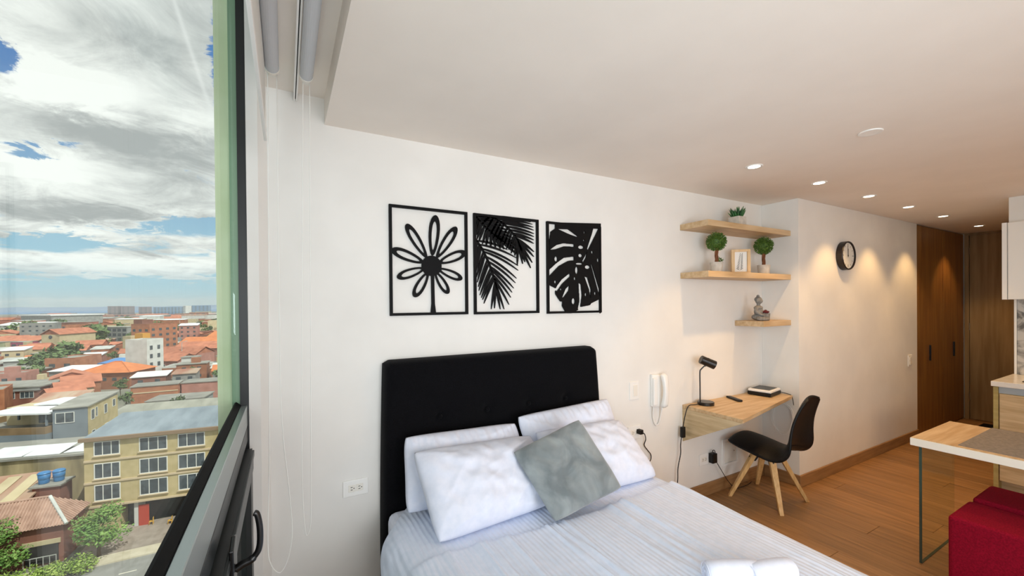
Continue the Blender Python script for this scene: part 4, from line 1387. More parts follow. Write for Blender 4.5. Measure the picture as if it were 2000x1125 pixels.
# ------------------------------------------------------------------ dining table, runner, stools
tb = thing('dining_table', 'oak table with a pale edge standing on a glass panel leg', 'table', (3.445, 0.2, 0.0))
MB().box(3.128, 3.757, -0.75, 0.955, 0.716, 0.7575).build('edge_slab', M_EDGE, tb, bevel=0.001, segs=1)
MB().box(3.131, 3.754, -0.747, 0.952, 0.7577, 0.7605).build('tabletop', M_OAK, tb)
for y in (0.947, -0.70):
    g = MB().box(3.252, 3.79 if y > 0 else 3.70, y - 0.006, y + 0.006, 0.001, 0.7155).build('glass_leg', M_TGLASS, tb)
    e = MB().box(3.2505, 3.2535, y - 0.0062, y + 0.0062, 0.0, 0.7155)
    e.box(3.2535, 3.79, y - 0.0062, y + 0.0062, 0.0, 0.003)
    e.build('glass_edge', M_GEDGE, g)
rn = MB().box(3.165, 3.760, -0.4, 0.772, 0.7608, 0.7632).box(3.7578, 3.760, -0.4, 0.772, 0.67, 0.7632).build('table_runner', M_RUNNER, origin=(3.46, 0.2, 0.7608))
tag(rn, 'grey felt runner lying across the oak table', 'runner')


def stool(x0, x1, y1, label):
    t = thing('upholstered_stool', label, 'stool', ((x0 + x1) / 2, y1 - 0.2, 0.0), 'red stools at the table')
    MB().box(x0, x1, y1 - 0.44, y1, 0.035, 0.445).build('cushion_body', M_RED, t, bevel=0.018, segs=3)
    for x in (x0 + 0.04, x1 - 0.04):
        for y in (y1 - 0.40, y1 - 0.04):
            MB().lathe((x, y, 0), [(0.014, 0), (0.016, 0.036)], 10).build('foot', M_BLACKP, t)


stool(2.955, 3.275, 0.760, 'red upholstered cube stool at the right picture edge, nearer of two')
stool(3.335, 3.655, 0.760, 'red upholstered cube stool under the oak table, farther of two')

# ------------------------------------------------------------------ the city below the window
G = -27.5
M_GROUND = mat('city_ground', '#8d8a80', '#6f7362', 0.05, rough=0.9, detail=6)
M_ASPH = mat('asphalt', '#94938f', '#868580', 0.8, rough=0.9)
M_PAVE = mat('pale_pavement', '#cbc2ad', '#bdb39c', 1.2, rough=0.9)
M_APRON = mat('grey_paving', '#a1958a', '#8f8479', 1.2, rough=0.9)
M_LINE = mat('lane_paint', '#d9d3c3', rough=0.8)
M_TAN = mat('tan_render', '#c3b287', '#b3a276', 0.8, rough=0.9, detail=6)
M_TANS = mat('stained_tan_wall', '#bfae86', '#857a5c', 0.5, (1, 1, 0.25), rough=0.95, detail=8)
M_BAND = mat('pale_band', '#c9b596', rough=0.8)
M_CORN = mat('brown_cornice', '#8a7259', rough=0.8)
M_SHEET = mat('blue_grey_sheet_roof', '#8e9aa3', '#74818a', 0.6, (1, 0.3, 1), rough=0.55, wave=('X', 1.6, 0.5, 0.3))
M_ZINC = mat('pale_zinc_roof', '#c6c8c4', '#a3a59f', 0.4, rough=0.6, rnd=0.12)
M_WHITER = mat('white_sheet_roof', '#e9ebec', '#d8dadb', 0.5, rough=0.6)
M_CONCR = mat('grey_concrete_roof', '#a19f96', '#85847c', 0.3, rough=0.9, rnd=0.14, detail=6)
M_TILE = mat('orange_tile_roof', '#c07d60', '#a3644b', 0.5, rough=0.85, rnd=0.12, wave=('X', 1.3, 0.5, 0.5))
M_TILEB = mat('bright_orange_tile_roof', '#d38452', '#c27344', 0.5, rough=0.85, wave=('X', 1.3, 0.5, 0.5))
M_TILEP = mat('weathered_clay_tile', '#bd9c8a', '#a28271', 1.0, rough=0.9, detail=6)
M_RUST = mat('rusty_sheet_roof', '#a36a52', '#b9a58f', 0.35, (1, 0.2, 1), rough=0.85, rnd=0.15, detail=6)
M_BRICK = mat('orange_brick', '#ad7556', '#966046', 0.6, rough=0.9, rnd=0.12, detail=6)
M_BRICKR = mat('red_brick', '#8a5c4d', '#795043', 0.6, rough=0.9, rnd=0.12)
M_CREAMW = mat('cream_wall', '#cdbf9d', '#bdae8b', 0.4, rough=0.9, rnd=0.10)
M_WHITEW = mat('white_wall', '#d9dad6', '#c6c7c2', 0.4, rough=0.9, rnd=0.08)
M_GREYW = mat('grey_wall', '#9a9b98', '#868784', 0.4, rough=0.9, rnd=0.12)
M_BLUEG = mat('blue_grey_wall', '#808a92', '#747e86', 0.4, rough=0.9)
M_PINK = mat('crimson_wall', '#a5506a', rough=0.85)
M_GREENW = mat('pale_green_wall', '#a9ac8a', rough=0.9)
M_PINKW = mat('dusty_pink_wall', '#b98578', '#a67366', 0.5, rough=0.9)
M_OCHRE = mat('ochre_wall', '#cf9a3f', rough=0.85)
M_WGLASS = mat('dark_window_pane', '#3a4248', '#565f66', 1.5, rough=0.25, spec=0.6)
M_WFRAME = mat('white_window_frame', '#dcdcd6', rough=0.6)
M_DARKF = mat('dark_shopfront', '#3d3b3a', '#2f2d2c', 1.0, rough=0.8)  # dark grey for shopfronts and a doorway
M_REDD = mat('red_door', '#b5412c', rough=0.6)
M_YEL = mat('yellow_wood', '#d3a440', rough=0.6)
M_BLUET = mat('blue_tank', '#3f7fb5', '#3674aa', 2.0, rough=0.45)
M_BLUER = mat('blue_tarp_roof', '#4f86c2', rough=0.6)
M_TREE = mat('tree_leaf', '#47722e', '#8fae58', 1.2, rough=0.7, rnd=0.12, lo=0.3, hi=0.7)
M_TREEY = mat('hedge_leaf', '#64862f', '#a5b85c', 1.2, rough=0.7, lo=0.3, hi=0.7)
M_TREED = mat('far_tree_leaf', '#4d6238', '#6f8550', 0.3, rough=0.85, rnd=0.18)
M_TRUNK = mat('tree_bark', '#6b5a48', rough=0.9)
M_HILL = mat('haze_tinted_hill', '#6f8fb2', '#5d7ea2', 0.004, rough=1.0, spec=0.0, detail=8)  # aerial haze put into the hills' blue base colour
M_FARB = mat('dull_red_far_block', '#7d6f74', rough=0.9, rnd=0.1)
M_FARG = mat('blue_glass_block', '#5f86ab', rough=0.4)

ground = struct(MB().box(-2600, 900, 20, 3400, G - 1.0, G).build('ground', M_GROUND))
tag_road = MB().box(-190, 30, 48.0, 62.6, G, G + 0.05).build('road', M_ASPH); struct(tag_road)
struct(MB().box(-190, 30, 62.6, 64.7, G, G + 0.20).build('sidewalk', M_PAVE))
struct(MB().box(-21.5, 30, 64.7, 72.2, G, G + 0.19).build('forecourt', M_APRON))
for k in range(7):
    x = -22.0 + k * 2.9
    struct(MB().box(x, x + 1.5, 59.55, 59.70, G + 0.05, G + 0.056).build('lane_mark', M_LINE))


class House:
    """a building on a footprint given by its front-left and front-right corners"""

    def __init__(self, name, label, fl, fr, depth, zt, wall, zb=G, group=None, cat='building'):
        self.o = Vector((fl[0], fl[1], 0)); e = Vector((fr[0], fr[1], 0))
        self.w = (e - self.o).length
        self.s = (e - self.o).normalized()
        self.n = Vector((-self.s.y, self.s.x, 0))
        self.d, self.zt, self.zb = depth, zt, zb
        c = self.o + self.s * self.w / 2 + self.n * depth / 2
        self.root = thing(name, label, cat, (c.x, c.y, zb), group)
        MB().obox(self.o, self.s, self.n, 0, self.w, 0, depth, zb, zt).build('walls', wall, self.root)

    def P(self, a, b, z):
        p = self.o + self.s * a + self.n * b
        return Vector((p.x, p.y, z))

    def bx(self, a0, a1, b0, b1, z0, z1, name, m, parent=None, mb=None):
        mb = mb or MB()
        mb.obox(self.o, self.s, self.n, a0, a1, b0, b1, z0, z1)
        return mb.build(name, m, parent or self.root)

    def flat(self, m, ov=0.3, th=0.3):
        return self.bx(-ov, self.w + ov, -ov, self.d + ov, self.zt, self.zt + th, 'roof', m)

    def parapet(self, m, h=0.7, roofm=None):
        mb = MB()
        for q in ((0, self.w, 0, .25), (0, self.w, self.d - .25, self.d), (0, .25, .25, self.d - .25), (self.w - .25, self.w, .25, self.d - .25)):
            mb.obox(self.o, self.s, self.n, *q, self.zt, self.zt + h)
        mb.build('parapet', m, self.root)
        self.bx(.25, self.w - .25, .25, self.d - .25, self.zt, self.zt + 0.08, 'roof', roofm or M_CONCR)

    def gable(self, m, h, ov=0.5, along=True):
        w, d, z = self.w, self.d, self.zt
        mb = MB()
        th = 0.18
        if along:
            pts = [(-ov, z - 0.1), (d / 2, z + h), (d + ov, z - 0.1)]
            pl = [self.P(-ov, b, zz) for b, zz in pts] + [self.P(-ov, b, zz + th) for b, zz in pts[::-1]]
            vec = self.s * (w + 2 * ov)
        else:
            pts = [(-ov, z - 0.1), (w / 2, z + h), (w + ov, z - 0.1)]
            pl = [self.P(a, -ov, zz) for a, zz in pts] + [self.P(a, -ov, zz + th) for a, zz in pts[::-1]]
            vec = self.n * (d + 2 * ov)
        k = len(mb.v)
        n = 6
        vs = pl + [p + vec for p in pl]
        fs = [(0, 1, 4, 5), (1, 2, 3, 4), (6, 11, 10, 7), (7, 10, 9, 8)]
        fs += [(i, (i + 1) % n, n + (i + 1) % n, n + i) for i in range(n)]
        mb.add(vs, fs)
        r = mb.build('roof', m, self.root)
        # gable walls
        g = MB()
        if along:
            for a in (0.0, w - 0.2):
                g.prism([self.P(a, 0, z), self.P(a, d, z), self.P(a, d / 2, z + h * d / (d + 2 * ov))], self.s * 0.2)
        else:
            for b in (0.0, d - 0.2):
                g.prism([self.P(0, b, z), self.P(w, b, z), self.P(w / 2, b, z + h * w / (w + 2 * ov))], self.n * 0.2)
        g.build('gable_end', self.root.children[0].data.materials[0] if self.root.children else M_CREAMW, self.root)
        return r

    def shed(self, m, h, ov=0.4):
        z = self.zt
        MB().hexa([self.P(-ov, -ov, z), self.P(self.w + ov, -ov, z), self.P(self.w + ov, self.d + ov, z + h), self.P(-ov, self.d + ov, z + h)],
                  [self.P(-ov, -ov, z + .2), self.P(self.w + ov, -ov, z + .2), self.P(self.w + ov, self.d + ov, z + h + .2), self.P(-ov, self.d + ov, z + h + .2)]).build('roof', m, self.root)
        MB().prism([self.P(0.02, 0.02, z), self.P(0.02, self.d - .02, z), self.P(0.02, self.d - .02, z + h * .95)], self.s * (self.w - 0.04)).build('upper_wall', self.root.children[0].data.materials[0], self.root)

    def hip(self, m, h, ov=0.6):
        w, d, z = self.w, self.d, self.zt
        i = min(w, d) / 2 + ov * 0.5
        b = [self.P(-ov, -ov, z), self.P(w + ov, -ov, z), self.P(w + ov, d + ov, z), self.P(-ov, d + ov, z)]
        if w > d:
            t = [self.P(i, d / 2, z + h), self.P(w - i, d / 2, z + h)]
            fs = [(0, 1, 5, 4), (1, 2, 5), (2, 3, 4, 5), (3, 0, 4), (3, 2, 1, 0)]
        else:
            t = [self.P(w / 2, i, z + h), self.P(w / 2, d - i, z + h)]
            fs = [(0, 1, 4), (1, 2, 5, 4), (2, 3, 5), (3, 0, 4, 5), (3, 2, 1, 0)]
        MB().add(b + t, fs).build('roof', m, self.root)
        for k, (p, q) in enumerate(((b[0], t[0]), (b[1], t[1] if w > d else t[0]), (t[0], t[1]))):
            MB().tube([p + Vector((0, 0, .06)), q + Vector((0, 0, .06))], 0.16, 6).build('ridge', m, self.root)

    def window(self, a0, a1, z0, z1, side='front', frame=M_WFRAME, mull=1, detail=True):
        """each window is a part, its pane a sub-part"""
        f, p = MB(), MB()
        t = 0.10 if a1 - a0 > 1.4 else 0.07

        def bx(mb, u0, u1, y0, y1, za, zb):
            if side == 'front':
                mb.obox(self.o, self.s, self.n, u0, u1, y0, y1, za, zb)
            else:  # right-hand side, u runs away from the front
                mb.obox(self.o, self.s, self.n, self.w - y1, self.w - y0, u0, u1, za, zb)
        bx(f, a0, a1, -0.08, 0.0, z0, z0 + t); bx(f, a0, a1, -0.08, 0.0, z1 - t, z1)
        bx(f, a0, a0 + t, -0.08, 0.0, z0 + t, z1 - t); bx(f, a1 - t, a1, -0.08, 0.0, z0 + t, z1 - t)
        for k in range(mull):
            c = a0 + (a1 - a0) * (k + 1) / (mull + 1)
            bx(f, c - 0.04, c + 0.04, -0.08, 0.0, z0 + t, z1 - t)
        fo = f.build('window', frame, self.root)
        if detail:
            bx(p, a0 + t * .9, a1 - t * .9, -0.03, -0.005, z0 + t * .9, z1 - t * .9)
            p.build('pane', M_WGLASS, fo)
        return fo

    def window_block(self, cols, rows, z0, z1, wd=1.3, ht=1.2, side='front', name='far_windows'):
        """windows too small in the picture to be picked apart"""
        mb = MB()
        span = self.w if side == 'front' else self.d
        for c in range(cols):
            for r in range(rows):
                a = span * (c + 0.5) / cols
                z = z0 + (z1 - z0) * (r + 0.5) / rows
                if side == 'front':
                    mb.obox(self.o, self.s, self.n, a - wd / 2, a + wd / 2, -0.07, 0.0, z - ht / 2, z + ht / 2)
                else:
                    mb.obox(self.o, self.s, self.n, self.w, self.w + 0.07, a - wd / 2, a + wd / 2, z - ht / 2, z + ht / 2)
        return stuff(mb.build(name, M_WGLASS, self.root))


# --- tan apartment block straight below
T = House('apartment_building', 'tan four-storey apartment block with white-framed windows across the street', (-22.6, 71.75), (-1.5, 68.45), 9.5, -15.45, M_TAN, zb=-23.9)
T.shed(M_SHEET, 1.1, 0.35)
T.bx(-0.35, T.w + .3, -0.45, 0.0, -15.45, -15.02, 'cornice', M_CORN)
for z in (-18.02, -20.82, -23.92):
    T.bx(0, T.w, -0.14, 0.0, z - 0.14, z + 0.10, 'band', M_BAND)
for r, (za, zb_) in enumerate(((-17.42, -15.62), (-20.38, -18.42), (-23.22, -21.16))):
    for a0, a1 in ((0.98, 3.63), (5.62, 8.64), (9.80, 12.85), (15.0, 17.8)):
        wn = T.window(a0, a1, za, zb_, mull=2)
        T.bx(a0 - .1, a1 + .1, -0.22, -0.081, za - 0.12, za, 'sill', M_BAND, wn)
# recessed ground floor with shopfronts
T.bx(0.0, T.w, 2.2, 9.5, G + 0.19, -23.9, 'ground_floor', M_DARKF)
T.bx(0.0, 3.4, 0.0, 2.2, G + 0.19, -23.9, 'pier', M_TAN)
T.bx(4.85, 5.30, 0.3, 2.2, G + 0.19, -23.95, 'pier', M_WHITEW)
T.bx(12.2, 12.6, 0.1, 2.2, G + 0.19, -23.95, 'pier', M_REDD)
T.bx(5.35, 6.45, 0.25, 0.33, G + 0.19, -24.6, 'shop_door', M_REDD)
T.bx(3.6, 4.7, 2.1, 2.19, G + 0.4, -24.6, 'shop_window', M_WGLASS)
for a, b, lb, kind in ((6.75, 0.1, 'yellow wooden chair on the forecourt beside the red shop door', 'c'), (9.0, -0.5, 'yellow wooden chair nearer the cafe table under the tan block', 'c'),
                       (10.4, -0.2, 'dark cafe table on the forecourt under the tan block', 't')):
    p = T.P(a, b, G + 0.19)
    th_ = thing('cafe_chair' if kind == 'c' else 'cafe_table', lb, 'chair' if kind == 'c' else 'table', tuple(p))
    if kind == 'c':
        MB().box(p.x - .22, p.x + .22, p.y - .22, p.y + .22, p.z + .42, p.z + .47).build('seat', M_YEL, th_)
        MB().box(p.x + .18, p.x + .22, p.y - .22, p.y + .22, p.z + .55, p.z + .95).build('backrest', M_YEL, th_)
        for dx in (-.19, .19):
            for dy in (-.19, .19):
                MB().box(p.x + dx - .025, p.x + dx + .025, p.y + dy - .025, p.y + dy + .025, p.z, p.z + (.55 if dx > 0 else .42)).build('leg', M_YEL, th_)
    else:
        MB().box(p.x - .9, p.x + .9, p.y - .4, p.y + .4, p.z + .70, p.z + .76).build('tabletop', M_CORN, th_)
        for dx in (-.8, .8):
            for dy in (-.32, .32):
                MB().box(p.x + dx - .04, p.x + dx + .04, p.y + dy - .04, p.y + dy + .04, p.z, p.z + .70).build('leg', M_CORN, th_)

# --- stained rear building left of it, with white sheets on its roof
S_ = House('yard_building', 'yellowish stained windowless building left of the tan apartment block', (-42.0, 86.9), (-23.9, 82.4), 9.0, -20.0, M_TANS)
S_.flat(M_CONCR)
for k, (a0, a1, b0, b1, tl) in enumerate(((4.0, 9.0, .2, 4.5, .3), (9.3, 13.4, .1, 3.6, .5), (13.7, 17.6, .4, 4.8, .2))):
    MB().hexa([S_.P(a0, b0, -19.65), S_.P(a1, b0, -19.65), S_.P(a1, b1, -19.65 + tl), S_.P(a0, b1, -19.65 + tl)],
              [S_.P(a0, b0, -19.55), S_.P(a1, b0, -19.55), S_.P(a1, b1, -19.55 + tl), S_.P(a0, b1, -19.55 + tl)]).build('roof_sheet', M_WHITER, S_.root)
# --- rusty roofed sheds and the tank stand
K_ = House('shed', 'low shed with a rusty red and cream sheet roof at the left picture edge', (-34.0, 72.2), (-28.4, 71.6), 7.5, -22.4, M_BRICK)
K_.shed(M_RUST, 1.6, 0.3)
for k in range(2):
    MB().hexa([K_.P(1.2 + k * 2.2, 0.4, -22.08), K_.P(2.5 + k * 2.2, 0.4, -22.08), K_.P(2.5 + k * 2.2, 7, -20.68), K_.P(1.2 + k * 2.2, 7, -20.68)],
              [K_.P(1.2 + k * 2.2, 0.4, -22.02), K_.P(2.5 + k * 2.2, 0.4, -22.02), K_.P(2.5 + k * 2.2, 7, -20.62), K_.P(1.2 + k * 2.2, 7, -20.62)]).build('roof_sheet', M_CREAMW, K_.root)
TS = House('tank_stand', 'small brick tank house between the rusty shed and the stained wall', (-28.2, 74.4), (-25.6, 74.0), 2.4, -21.2, M_BRICKR)
TS.flat(M_CONCR, 0.25, 0.2)
for k, (x, y, lb) in enumerate(((-27.45, 75.3, 'blue plastic water tank on the brick tank house, left of two'), (-26.15, 75.5, 'blue plastic water tank on the brick tank house, right of two'))):
    t = thing('water_tank', lb, 'water tank', (x, y, -21.0), 'blue water tanks')
    MB().lathe((x, y, -21.0), [(.46, 0), (.50, .1), (.53, .5), (.53, .55), (.56, .57), (.60, 1.25)], 20).build('tank_body', M_BLUET, t, smooth=True)
    MB().lathe((x, y, -19.75), [(.64, 0), (.64, .08), (.50, .22), (.2, .27), (.001, .28)], 20).build('lid', M_BLUET, t, smooth=True)
# --- house with clay tile roof on the corner
Q = House('corner_house', 'brick corner house with a weathered clay tile hip roof behind the street trees', (-32.0, 66.6), (-22.6, 66.05), 4.9, -23.1, M_BRICKR)
wq, dq, ov = Q.w, Q.d, 0.45
e0, e1, e2, e3 = Q.P(-ov, -ov, -23.15), Q.P(wq + ov, -ov, -23.15), Q.P(wq + ov, dq + ov, -23.15), Q.P(-ov, dq + ov, -23.15)
r0, r1 = Q.P(-ov, dq / 2, -20.7), Q.P(wq - 2.1, dq / 2, -20.7)
MB().add([e0, e1, e2, e3, r0, r1], [(0, 1, 5, 4), (1, 2, 5), (2, 3, 4, 5), (3, 0, 4), (3, 2, 1, 0)]).build('roof', M_TILEP, Q.root)
MB().tube([e1 + Vector((0, 0, .08)), r1 + Vector((0, 0, .08))], 0.17, 8).build('ridge', M_ZINC, Q.root)
MB().tube([r0 + Vector((0, 0, .06)), r1 + Vector((0, 0, .06))], 0.14, 8).build('ridge', M_TILEP, Q.root)
# rows of tiles: half-round ribs running down the front and hip slopes
for k in range(38):
    a = -0.35 + k * (wq + 0.7) / 37
    b0 = -ov
    if a <= wq - 2.1:
        b1, z1 = dq / 2, -20.7
    else:
        f = (wq + ov - a) / (2.1 + ov)
        b1, z1 = -ov + (dq / 2 + ov) * f, -23.15 + 2.45 * f
    if z1 < -23.0:
        continue
    mb = MB().tube([Q.P(a, b0 - .03, -23.11), Q.P(a, b1, z1 + .04)], 0.085, 6)
    mb.build('tile_row', M_TILEP, Q.root)
for k in range(14):
    b = 0.0 + k * dq / 13
    f = 1 - abs(b - dq / 2) / (dq / 2 + ov)
    MB().tube([Q.P(wq + ov + .03, b, -23.11), Q.P(wq + ov - (2.1 + ov) * f, b, -23.15 + 2.45 * f + .04)], 0.085, 6).build('tile_row', M_TILEP, Q.root)
Q.bx(6.3, 9.0, -0.10, 0.0, G + 0.2, -25.2, 'shopfront', M_DARKF)
Q.bx(6.1, 9.2, -0.14, 0.0, -25.2, -24.7, 'beam', M_CREAMW)
Q.bx(6.3, 9.0, -0.5, -0.44, -26.4, -26.32, 'railing', M_ZINC)
for k in range(6):
    Q.bx(6.3 + k * .53, 6.35 + k * .53, -0.5, -0.44, G + 0.2, -26.4, 'railing_post', M_ZINC)

# --- blue-grey house with white canopies
B_ = House('canopy_house', 'house with a plain blue-grey front and white terrace canopies behind the stained building', (-36.5, 103.3), (-31.8, 102.9), 11.5, -16.5, M_BLUEG)
B_.bx(B_.w - 0.05, B_.w + 0.012, 0.0, 11.5, G, -16.5, 'side_wall', M_TAN)
B_.shed(M_CONCR, 0.5, 0.25)
B_.window(0.35, 2.9, -19.1, -17.2, mull=1)
for a0, a1, z0, z1 in ((1.0, 2.2, -19.2, -17.3), (2.6, 3.3, -19.0, -17.2), (5.8, 7.0, -19.2, -17.4), (9.2, 10.4, -18.6, -17.1), (1.2, 2.4, -23, -21.2), (6.0, 7.2, -22.8, -21.2)):
    B_.window(a0, a1, z0, z1, side='right', mull=0)
TE = House('terrace_house', 'terrace building with a brown parapet under the white canopies at the left edge', (-52.0, 109.0), (-37.2, 102.6), 11.0, -20.6, M_BLUEG)
TE.parapet(mat('brown_parapet', '#8e7658', '#7d674b', 0.5, rough=0.9), 1.2)
TE.bx(3.5, 15.5, 6.5, 10.5, -20.5, -17.2, 'penthouse', M_CREAMW)
TE.bx(9.0, 11.6, 6.42, 6.5, -20.2, -17.9, 'terrace_door', M_WGLASS)
for a in (6.0, 15.2):
    for b in (1.0, 5.8):
        TE.bx(a, a + .25, b, b + .25, -19.4, -17.3, 'canopy_post', M_BLUEG)
TE.bx(5.2, 16.2, 0.6, 6.8, -17.3, -17.05, 'canopy', M_WHITER)
TE.bx(8.0, 17.5, 6.6, 12.5, -16.9, -16.65, 'canopy', M_WHITER)

# --- brick houses at the left edge
A1 = House('brick_tower', 'narrow orange brick house at the extreme left edge of the view', (-75.0, 152.0), (-63.4, 155.0), 11, -19.8, M_BRICK)
A1.parapet(M_BRICK, 0.6)
A1.window(9.6, 10.9, -22.2, -20.6, mull=0)
A2 = House('brick_row_building', 'long brick building with a curved grey roof edge above the canopy house', (-88.0, 180.0), (-64.6, 176.0), 13, -22.0, M_BRICKR)
A2.flat(M_CONCR, 0.6, 0.35)
for k in range(4):
    A2.window(6.5 + k * 4.2, 9.6 + k * 4.2, -25.2, -23.2, mull=2)
A2.bx(0, A2.w, -0.4, 0, -23.0, -22.1, 'balcony_band', M_GREYW)
for a0 in (1.5, 5.5, 9.0):
    A2.window(a0, a0 + 1.6, -24.8, -23.0, side='right', mull=0)
A3 = House('brick_row_building', 'long brick building with a broad flat grey roof and cream floor bands, farther left', (-102.0, 224.0), (-83.4, 221.6), 26, -22.2, M_BRICK)
A3.flat(M_CONCR, 0.8, 0.4)
for z in (-23.4, -25.9):
    A3.bx(0, A3.w, -0.3, 0, z - .5, z, 'floor_band', M_CREAMW)
for k in range(4):
    A3.window(1.2 + k * 4.4, 4.4 + k * 4.4, -25.2, -23.5, mull=2)
A4 = House('brick_block', 'tall narrow brick block beside the orange hip roof', (-84.0, 232.0), (-74.5, 229.0), 14, -19.0, M_BRICK)
A4.parapet(M_BRICK, 0.5)
A4.window_block(2, 2, -26, -20, 2.0, 1.5)

# --- red-tiled row houses stepping down the slope
for k, (fl, fr, d, zt) in enumerate((((-56.2, 158.6), (-50.3, 162.5), 8.5, -22.9), ((-58.6, 168.2), (-51.6, 171.4), 8.0, -22.6), ((-60.8, 178.2), (-52.8, 181.0), 8.0, -22.2), ((-66.5, 187.2), (-57.5, 190.0), 9.0, -21.6))):
    h = House('row_house', ('row house under a red-orange tiled roof, lowest and nearest of the stepped row', 'second red-tiled row house of the stepped row', 'third red-tiled row house of the stepped row', 'topmost red-tiled row house of the stepped row')[k],
              fl, fr, d, zt, M_CREAMW if k % 2 else M_BRICK, group='stepped red-tiled row houses')
    h.gable(M_TILE, 1.9, 0.4, along=(k != 3))
    if k < 3:
        for a0 in (1.2, 4.0):
            h.window(a0, a0 + 1.2, zt - 2.2, zt - .7, side='right', mull=0)

# --- hip-roofed brick house
h = House('hip_roofed_house', 'brick house under a bright orange hip roof in front of the white tower', (-64.0, 199.5), (-49.0, 194.0), 13, -21.6, M_BRICK)
h.hip(M_TILEB, 3.2, 0.7)
h.window_block(5, 1, -25.2, -22.6, 1.4, 1.1)
# --- white tower
h = House('white_tower', 'slim white windowless tower house with blue base, right of the orange hip roof', (-56.0, 217.0), (-48.4, 212.6), 7.5, -11.8, M_WHITEW)
h.parapet(M_WHITEW, 0.5)
h.bx(-0.05, h.w + .05, -0.06, 0, G, -23.6, 'blue_base', M_BLUER)
for r in range(3):
    for a0 in (1.2, 4.6):
        h.window(a0, a0 + 1.3, -15.6 - r * 3.4, -13.9 - r * 3.4, side='right', mull=0, frame=M_GREYW)
# --- orange and ochre apartments
h = House('apartment_building', 'orange brick apartment house with an ochre side stair behind the white tower', (-72.5, 290.5), (-63.5, 284.0), 16, -8.2, M_BRICK)
h.parapet(M_BRICK, 0.8)
h.bx(0.4, 5.5, 1.0, 7.0, -7.5, -5.2, 'roof_house', M_BRICKR)
h.bx(h.w - 4.2, h.w + 0.4, -4.0, 0.0, G, -12.2, 'ochre_tower', M_OCHRE)
h.bx(2.0, h.w - 4.3, -6.0, 0.0, G, -13.5, 'front_wing', M_CREAMW)
h.window_block(3, 4, -24, -9, 1.6, 1.3)
h.window_block(4, 5, -24, -9, 1.6, 1.3, side='right')
# --- church, school wings, brick flats
h = House('chapel', 'cream chapel with a red gabled roof and round window in the middle distance', (-130.0, 356.0), (-120.5, 351.0), 22, -14.6, M_CREAMW)
h.gable(M_TILE, 3.2, 0.6, along=False)
MB().lathe(h.P(h.w / 2, -0.02, -16.2), [(1.1, 0), (1.1, .12), (.001, .12)], 18, -h.n).build('round_window', M_WGLASS, h.root)
MB().lathe(h.P(h.w / 2, -0.02, -24.6), [(1.0, 0), (1.0, .12), (.001, .12)], 14, -h.n).build('doorway', M_DARKF, h.root)
h = House('school_wing', 'long wing under a red tiled roof left of the cream chapel', (-178.0, 378.0), (-135.0, 366.0), 13, -18.6, M_WHITEW)
h.gable(M_TILE, 2.6, 0.7)
h.window_block(9, 2, -26.5, -19.2, 2.0, 1.6)
h = House('crimson_building', 'crimson-fronted building with cream strips at the left edge', (-145.0, 361.5), (-138.5, 358.5), 9, -18.9, M_PINK)
h.flat(M_CONCR, 0.2, 0.3)
h.bx(-2.6, -0.1, -0.3, 3, G, -19.0, 'cream_strip', M_CREAMW); h.bx(h.w + .1, h.w + 2.0, -0.3, 3, G, -18.8, 'cream_strip', M_CREAMW)
h.window_block(2, 3, -26.5, -19.5, 2.4, 1.1)
h = House('green_building', 'windowless pale green building beside the crimson one', (-160.0, 369.0), (-148.5, 363.0), 10, -18.8, M_GREENW)
h.flat(M_CONCR, 0.3, 0.3)
h = House('brick_flats', 'wide brick block of flats beyond the school wing', (-190.0, 500.0), (-160.0, 478.0), 16, -12.6, M_BRICK)
h.parapet(M_BRICKR, 0.8); h.window_block(7, 4, -26, -13.2, 2.2, 1.5)
h = House('brick_flats', 'cream and brick stepped flats right of the wide brick block', (-146.0, 470.0), (-136.0, 463.0), 14, -13.4, M_CREAMW)
h.parapet(M_BRICK, 0.8); h.window_block(3, 4, -26, -14, 2.0, 1.5)
h = House('grey_flats', 'grey glass-banded block beside the cream stepped flats', (-130.0, 450.0), (-112.0, 438.0), 14, -14.5, M_GREYW)
h.flat(M_CONCR); h.window_block(5, 3, -26, -15, 3.0, 2.2)
# --- right half: pink house, red roofs, brick walls
h = House('pink_house', 'dusty pink house under long red tiled roofs right of the white tower', (-55.0, 236.5), (-42.0, 229.0), 12, -22.3, M_PINKW)
h.gable(M_TILE, 2.6, 0.5)
for k in range(4):
    h.window(1.2 + k * 3.4, 2.8 + k * 3.4, -25.6, -23.8, mull=0)
for k, (fl, fr, d, zt, lb) in enumerate((((-57.0, 254.0), (-38.0, 244.0), 13, -21.2, 'broad red-tiled roof directly behind the pink house'), ((-52.0, 276.0), (-30.0, 266.0), 14, -20.6, 'broad red-tiled roof second behind the pink house'),
                                      ((-55.0, 306.0), (-28.0, 296.0), 15, -20.0, 'broad orange-tiled roof third behind the pink house'), ((-46.0, 340.0), (-34.0, 334.0), 15, -18.6, 'small orange-tiled roof farthest behind the pink house'))):
    h = House('tiled_house', lb, fl, fr, d, zt, M_PINKW if k < 2 else M_CREAMW, group='red-tiled houses behind the pink house')
    h.gable(M_TILE if k < 2 else M_TILEB, 3.0, 0.5)
h = House('flat_roofed_house', 'flat-roofed brick house with a small white roof room, right of the pink house', (-44.2, 214.0), (-27.5, 211.5), 12, -23.4, M_BRICK)
h.parapet(M_WHITEW, 0.5)
h.bx(5.5, 10.8, 3.0, 8.0, -23.3, -19.8, 'roof_room', M_WHITEW); h.bx(5.2, 11.1, 2.7, 8.3, -19.8, -19.5, 'roof_room_slab', M_CONCR)
h.window(7.6, 9.2, -26.4, -24.2, mull=0)
h = House('yellow_wall_house', 'house with a pale yellow stained gable right of the flat brick house', (-27.0, 222.0), (-20.0, 220.5), 12, -20.5, mat('pale_yellow_wall', '#c9bb80', '#a9a07a', 0.4, rough=0.9))
